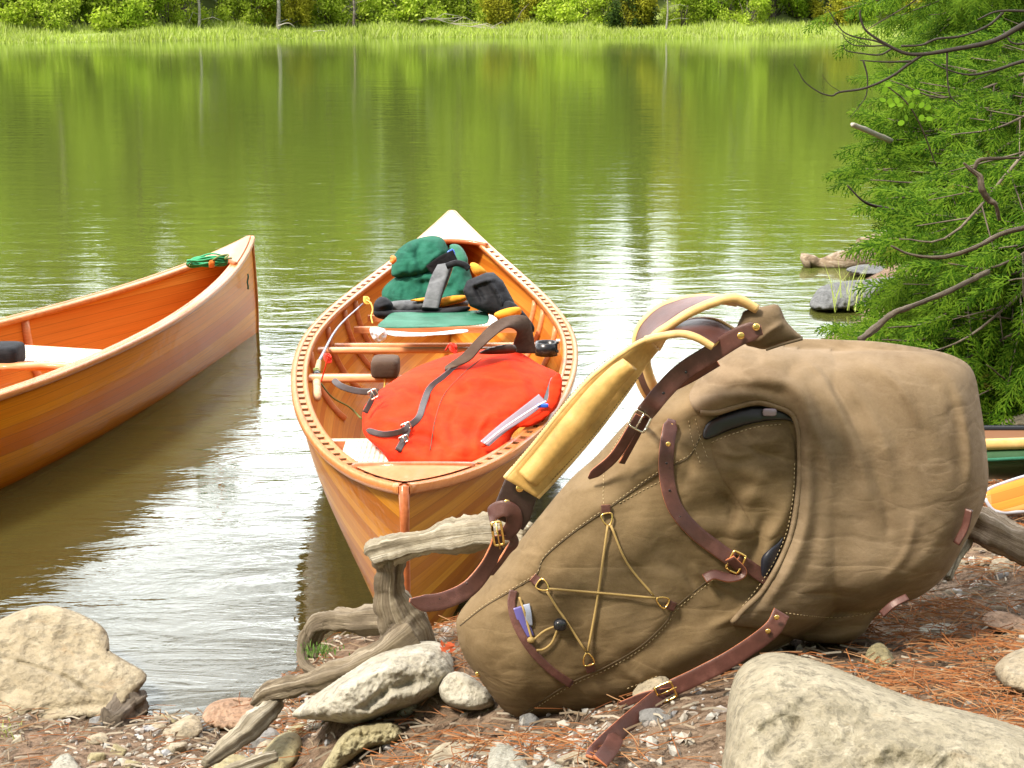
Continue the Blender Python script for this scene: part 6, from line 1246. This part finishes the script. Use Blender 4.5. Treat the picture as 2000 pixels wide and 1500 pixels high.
col = b.ramp(gi, [(.0, (.20, .165, .12)), (.25, (.28, .24, .18)), (.45, (.12, .115, .105)), (.6, (.33, .29, .23)), (.8, (.25, .17, .11)), (.95, (.16, .17, .19))]); col = b.mix(.35, col, b.mix(b.noise(b.geo(), 180, 3), (.1, .08, .06), (.8, .75, .65))); b.l(col, b.b.inputs['Base Color']); b.l(b.bump(b.noise(b.geo(), 200, 3), .5, .002), b.b.inputs['Normal'])
v, f = chipmesh(5200, .003, .014, .45, 5); tag(mk('gravel', v, f, gm, origin=(0, 2.5, 0), smooth=False), 'small mixed pebbles strewn over the shore', 'gravel', kind='stuff')
# countable small stones
import bmesh
SM = []
for i in range(5):
    bm = bmesh.new(); r = random.Random(100 + i); bmesh.ops.create_icosphere(bm, subdivisions=3, radius=1)
    pl_ = [(Vector((r.uniform(-1, 1), r.uniform(-1, 1), r.uniform(-.3, 1))).normalized(), r.uniform(.55, .85)) for _ in range(9)]
    for vtx in bm.verts:
        for n_, d_ in pl_:
            dd = vtx.co.dot(n_)
            if dd > d_: vtx.co -= n_ * (dd - d_)
        vtx.co += vtx.co.normalized() * .06 * mnoise.noise(vtx.co * 2.5 + Vector((i * 9, 0, 0))); vtx.co.z *= .55
    me = bpy.data.meshes.new('stone'); bm.to_mesh(me); bm.free(); me.materials.append(M[['rock', 'stone_white', 'rock_grey', 'rock_olive', 'rock'][i]]); me.polygons.foreach_set('use_smooth', [True] * len(me.polygons)); SM.append(me)
SLB = ['small beige stone among needles and gravel', 'small whitish stone among needles and gravel', 'small grey stone among needles and gravel', 'small olive stone among needles and gravel', 'small beige stone among needles and gravel']
sx_, sy_ = land(130, lambda x, y: np.where((x > -.8), 1, .5) * np.clip(.4 + clump(x, y, 2.5, z=5) * 1.5, .1, 1)); sz_ = gzf(sx_, sy_)
for i in range(len(sx_)):
    k = random.choice([0, 0, 1, 2, 3]); s = random.uniform(.009, .026) * (random.uniform(1.2, 1.8) if -.75 < sx_[i] < .3 and random.random() < .4 else 1); o = bpy.data.objects.new('stone', SM[k]); COL.objects.link(o); o.location = (sx_[i], sy_[i], sz_[i] + s * .15); o.scale = (s * random.uniform(.8, 1.4), s, s * random.uniform(.7, 1.2)); o.rotation_euler = (random.uniform(-.3, .3), random.uniform(-.3, .3), random.uniform(0, 6))
    tag(o, SLB[k], 'stone', 'small stones on the shore')
# moss, a few grass tufts, red leaf
def tuft(px, py, n, h, name, lab, sp=.03, mt='grass', Y_=None, z0=None):
    c = gz(px, py) if Y_ is None else at(px, py, Y_); V = []; Fc = []
    for i in range(n):
        x, y = c[0] + rng.normal(0, sp), c[1] + rng.normal(0, sp); hh = h * rng.uniform(.5, 1.1); a = rng.uniform(0, 6.3); l = rng.uniform(.1, .6) * hh; w = .0012 + h * .008; z = c[2] - .01; k = len(V); ca, sa = math.cos(a), math.sin(a)
        V += [(x - sa * w, y + ca * w, z), (x + sa * w, y - ca * w, z), (x + ca * l * .4 + sa * w * .7, y + sa * l * .4 - ca * w * .7, z + hh * .6), (x + ca * l * .4 - sa * w * .7, y + sa * l * .4 + ca * w * .7, z + hh * .6), (x + ca * l, y + sa * l, z + hh)]
        Fc += [(k, k + 1, k + 2, k + 3), (k + 3, k + 2, k + 4)]
    tag(mk(name, V, Fc, M[mt], smooth=False), lab, 'grass', kind='stuff')
tuft(22, 1438, 26, .035, 'grass_tuft', 'tiny green grass tuft under the flat slab at the left edge', .018); tuft(1662, 600, 26, .22, 'reed_tuft', 'thin green reeds beside the dark flat rock in the water', .05, Y_=7.68)
tuft(625, 1262, 160, .010, 'moss_patch', 'green moss on the root shelf left of the stump', .018, 'moss', Y_=2.86)
rl = thing('dry_leaf', 'small red dry leaf cluster on top of the long pale rock', 'leaf', at(870, 1262, 2.66)); V = []; Fc = []
for i in range(9):
    c = at(868 + rng.uniform(-12, 16), 1262 + rng.uniform(-6, 10), 2.66); a = rng.uniform(0, 6.3); l = .009; d_ = np.array([math.cos(a), rng.uniform(-.3, .3), math.sin(a)]) * l; e_ = np.array([-d_[2], 0, d_[0]]) * .35; k = len(V); V += [c - d_, c + e_, c + d_, c - e_]; Fc.append((k, k + 1, k + 2, k + 3))
mk('leaf_blades', V, Fc, M['red_leaf'], rl, smooth=False)
print('cedar faces', n0)
for pts_, lb in [([(1648, 498, 9.05, .02), (1690, 487, 9.1, .035), (1740, 480, 9.2, .04), (1800, 472, 9.3, .04)], 'pale splintered driftwood plank lying on the log at the right bank'),
                 ([(1700, 520, 8.8, .012), (1750, 508, 8.85, .02), (1810, 494, 8.95, .022)], 'thin grey driftwood pole below the log at the right bank')]:
    o = limb(pts_, 1, 'driftwood_plank', mt='log', seed=61, k=10); tag(o, lb, 'log')
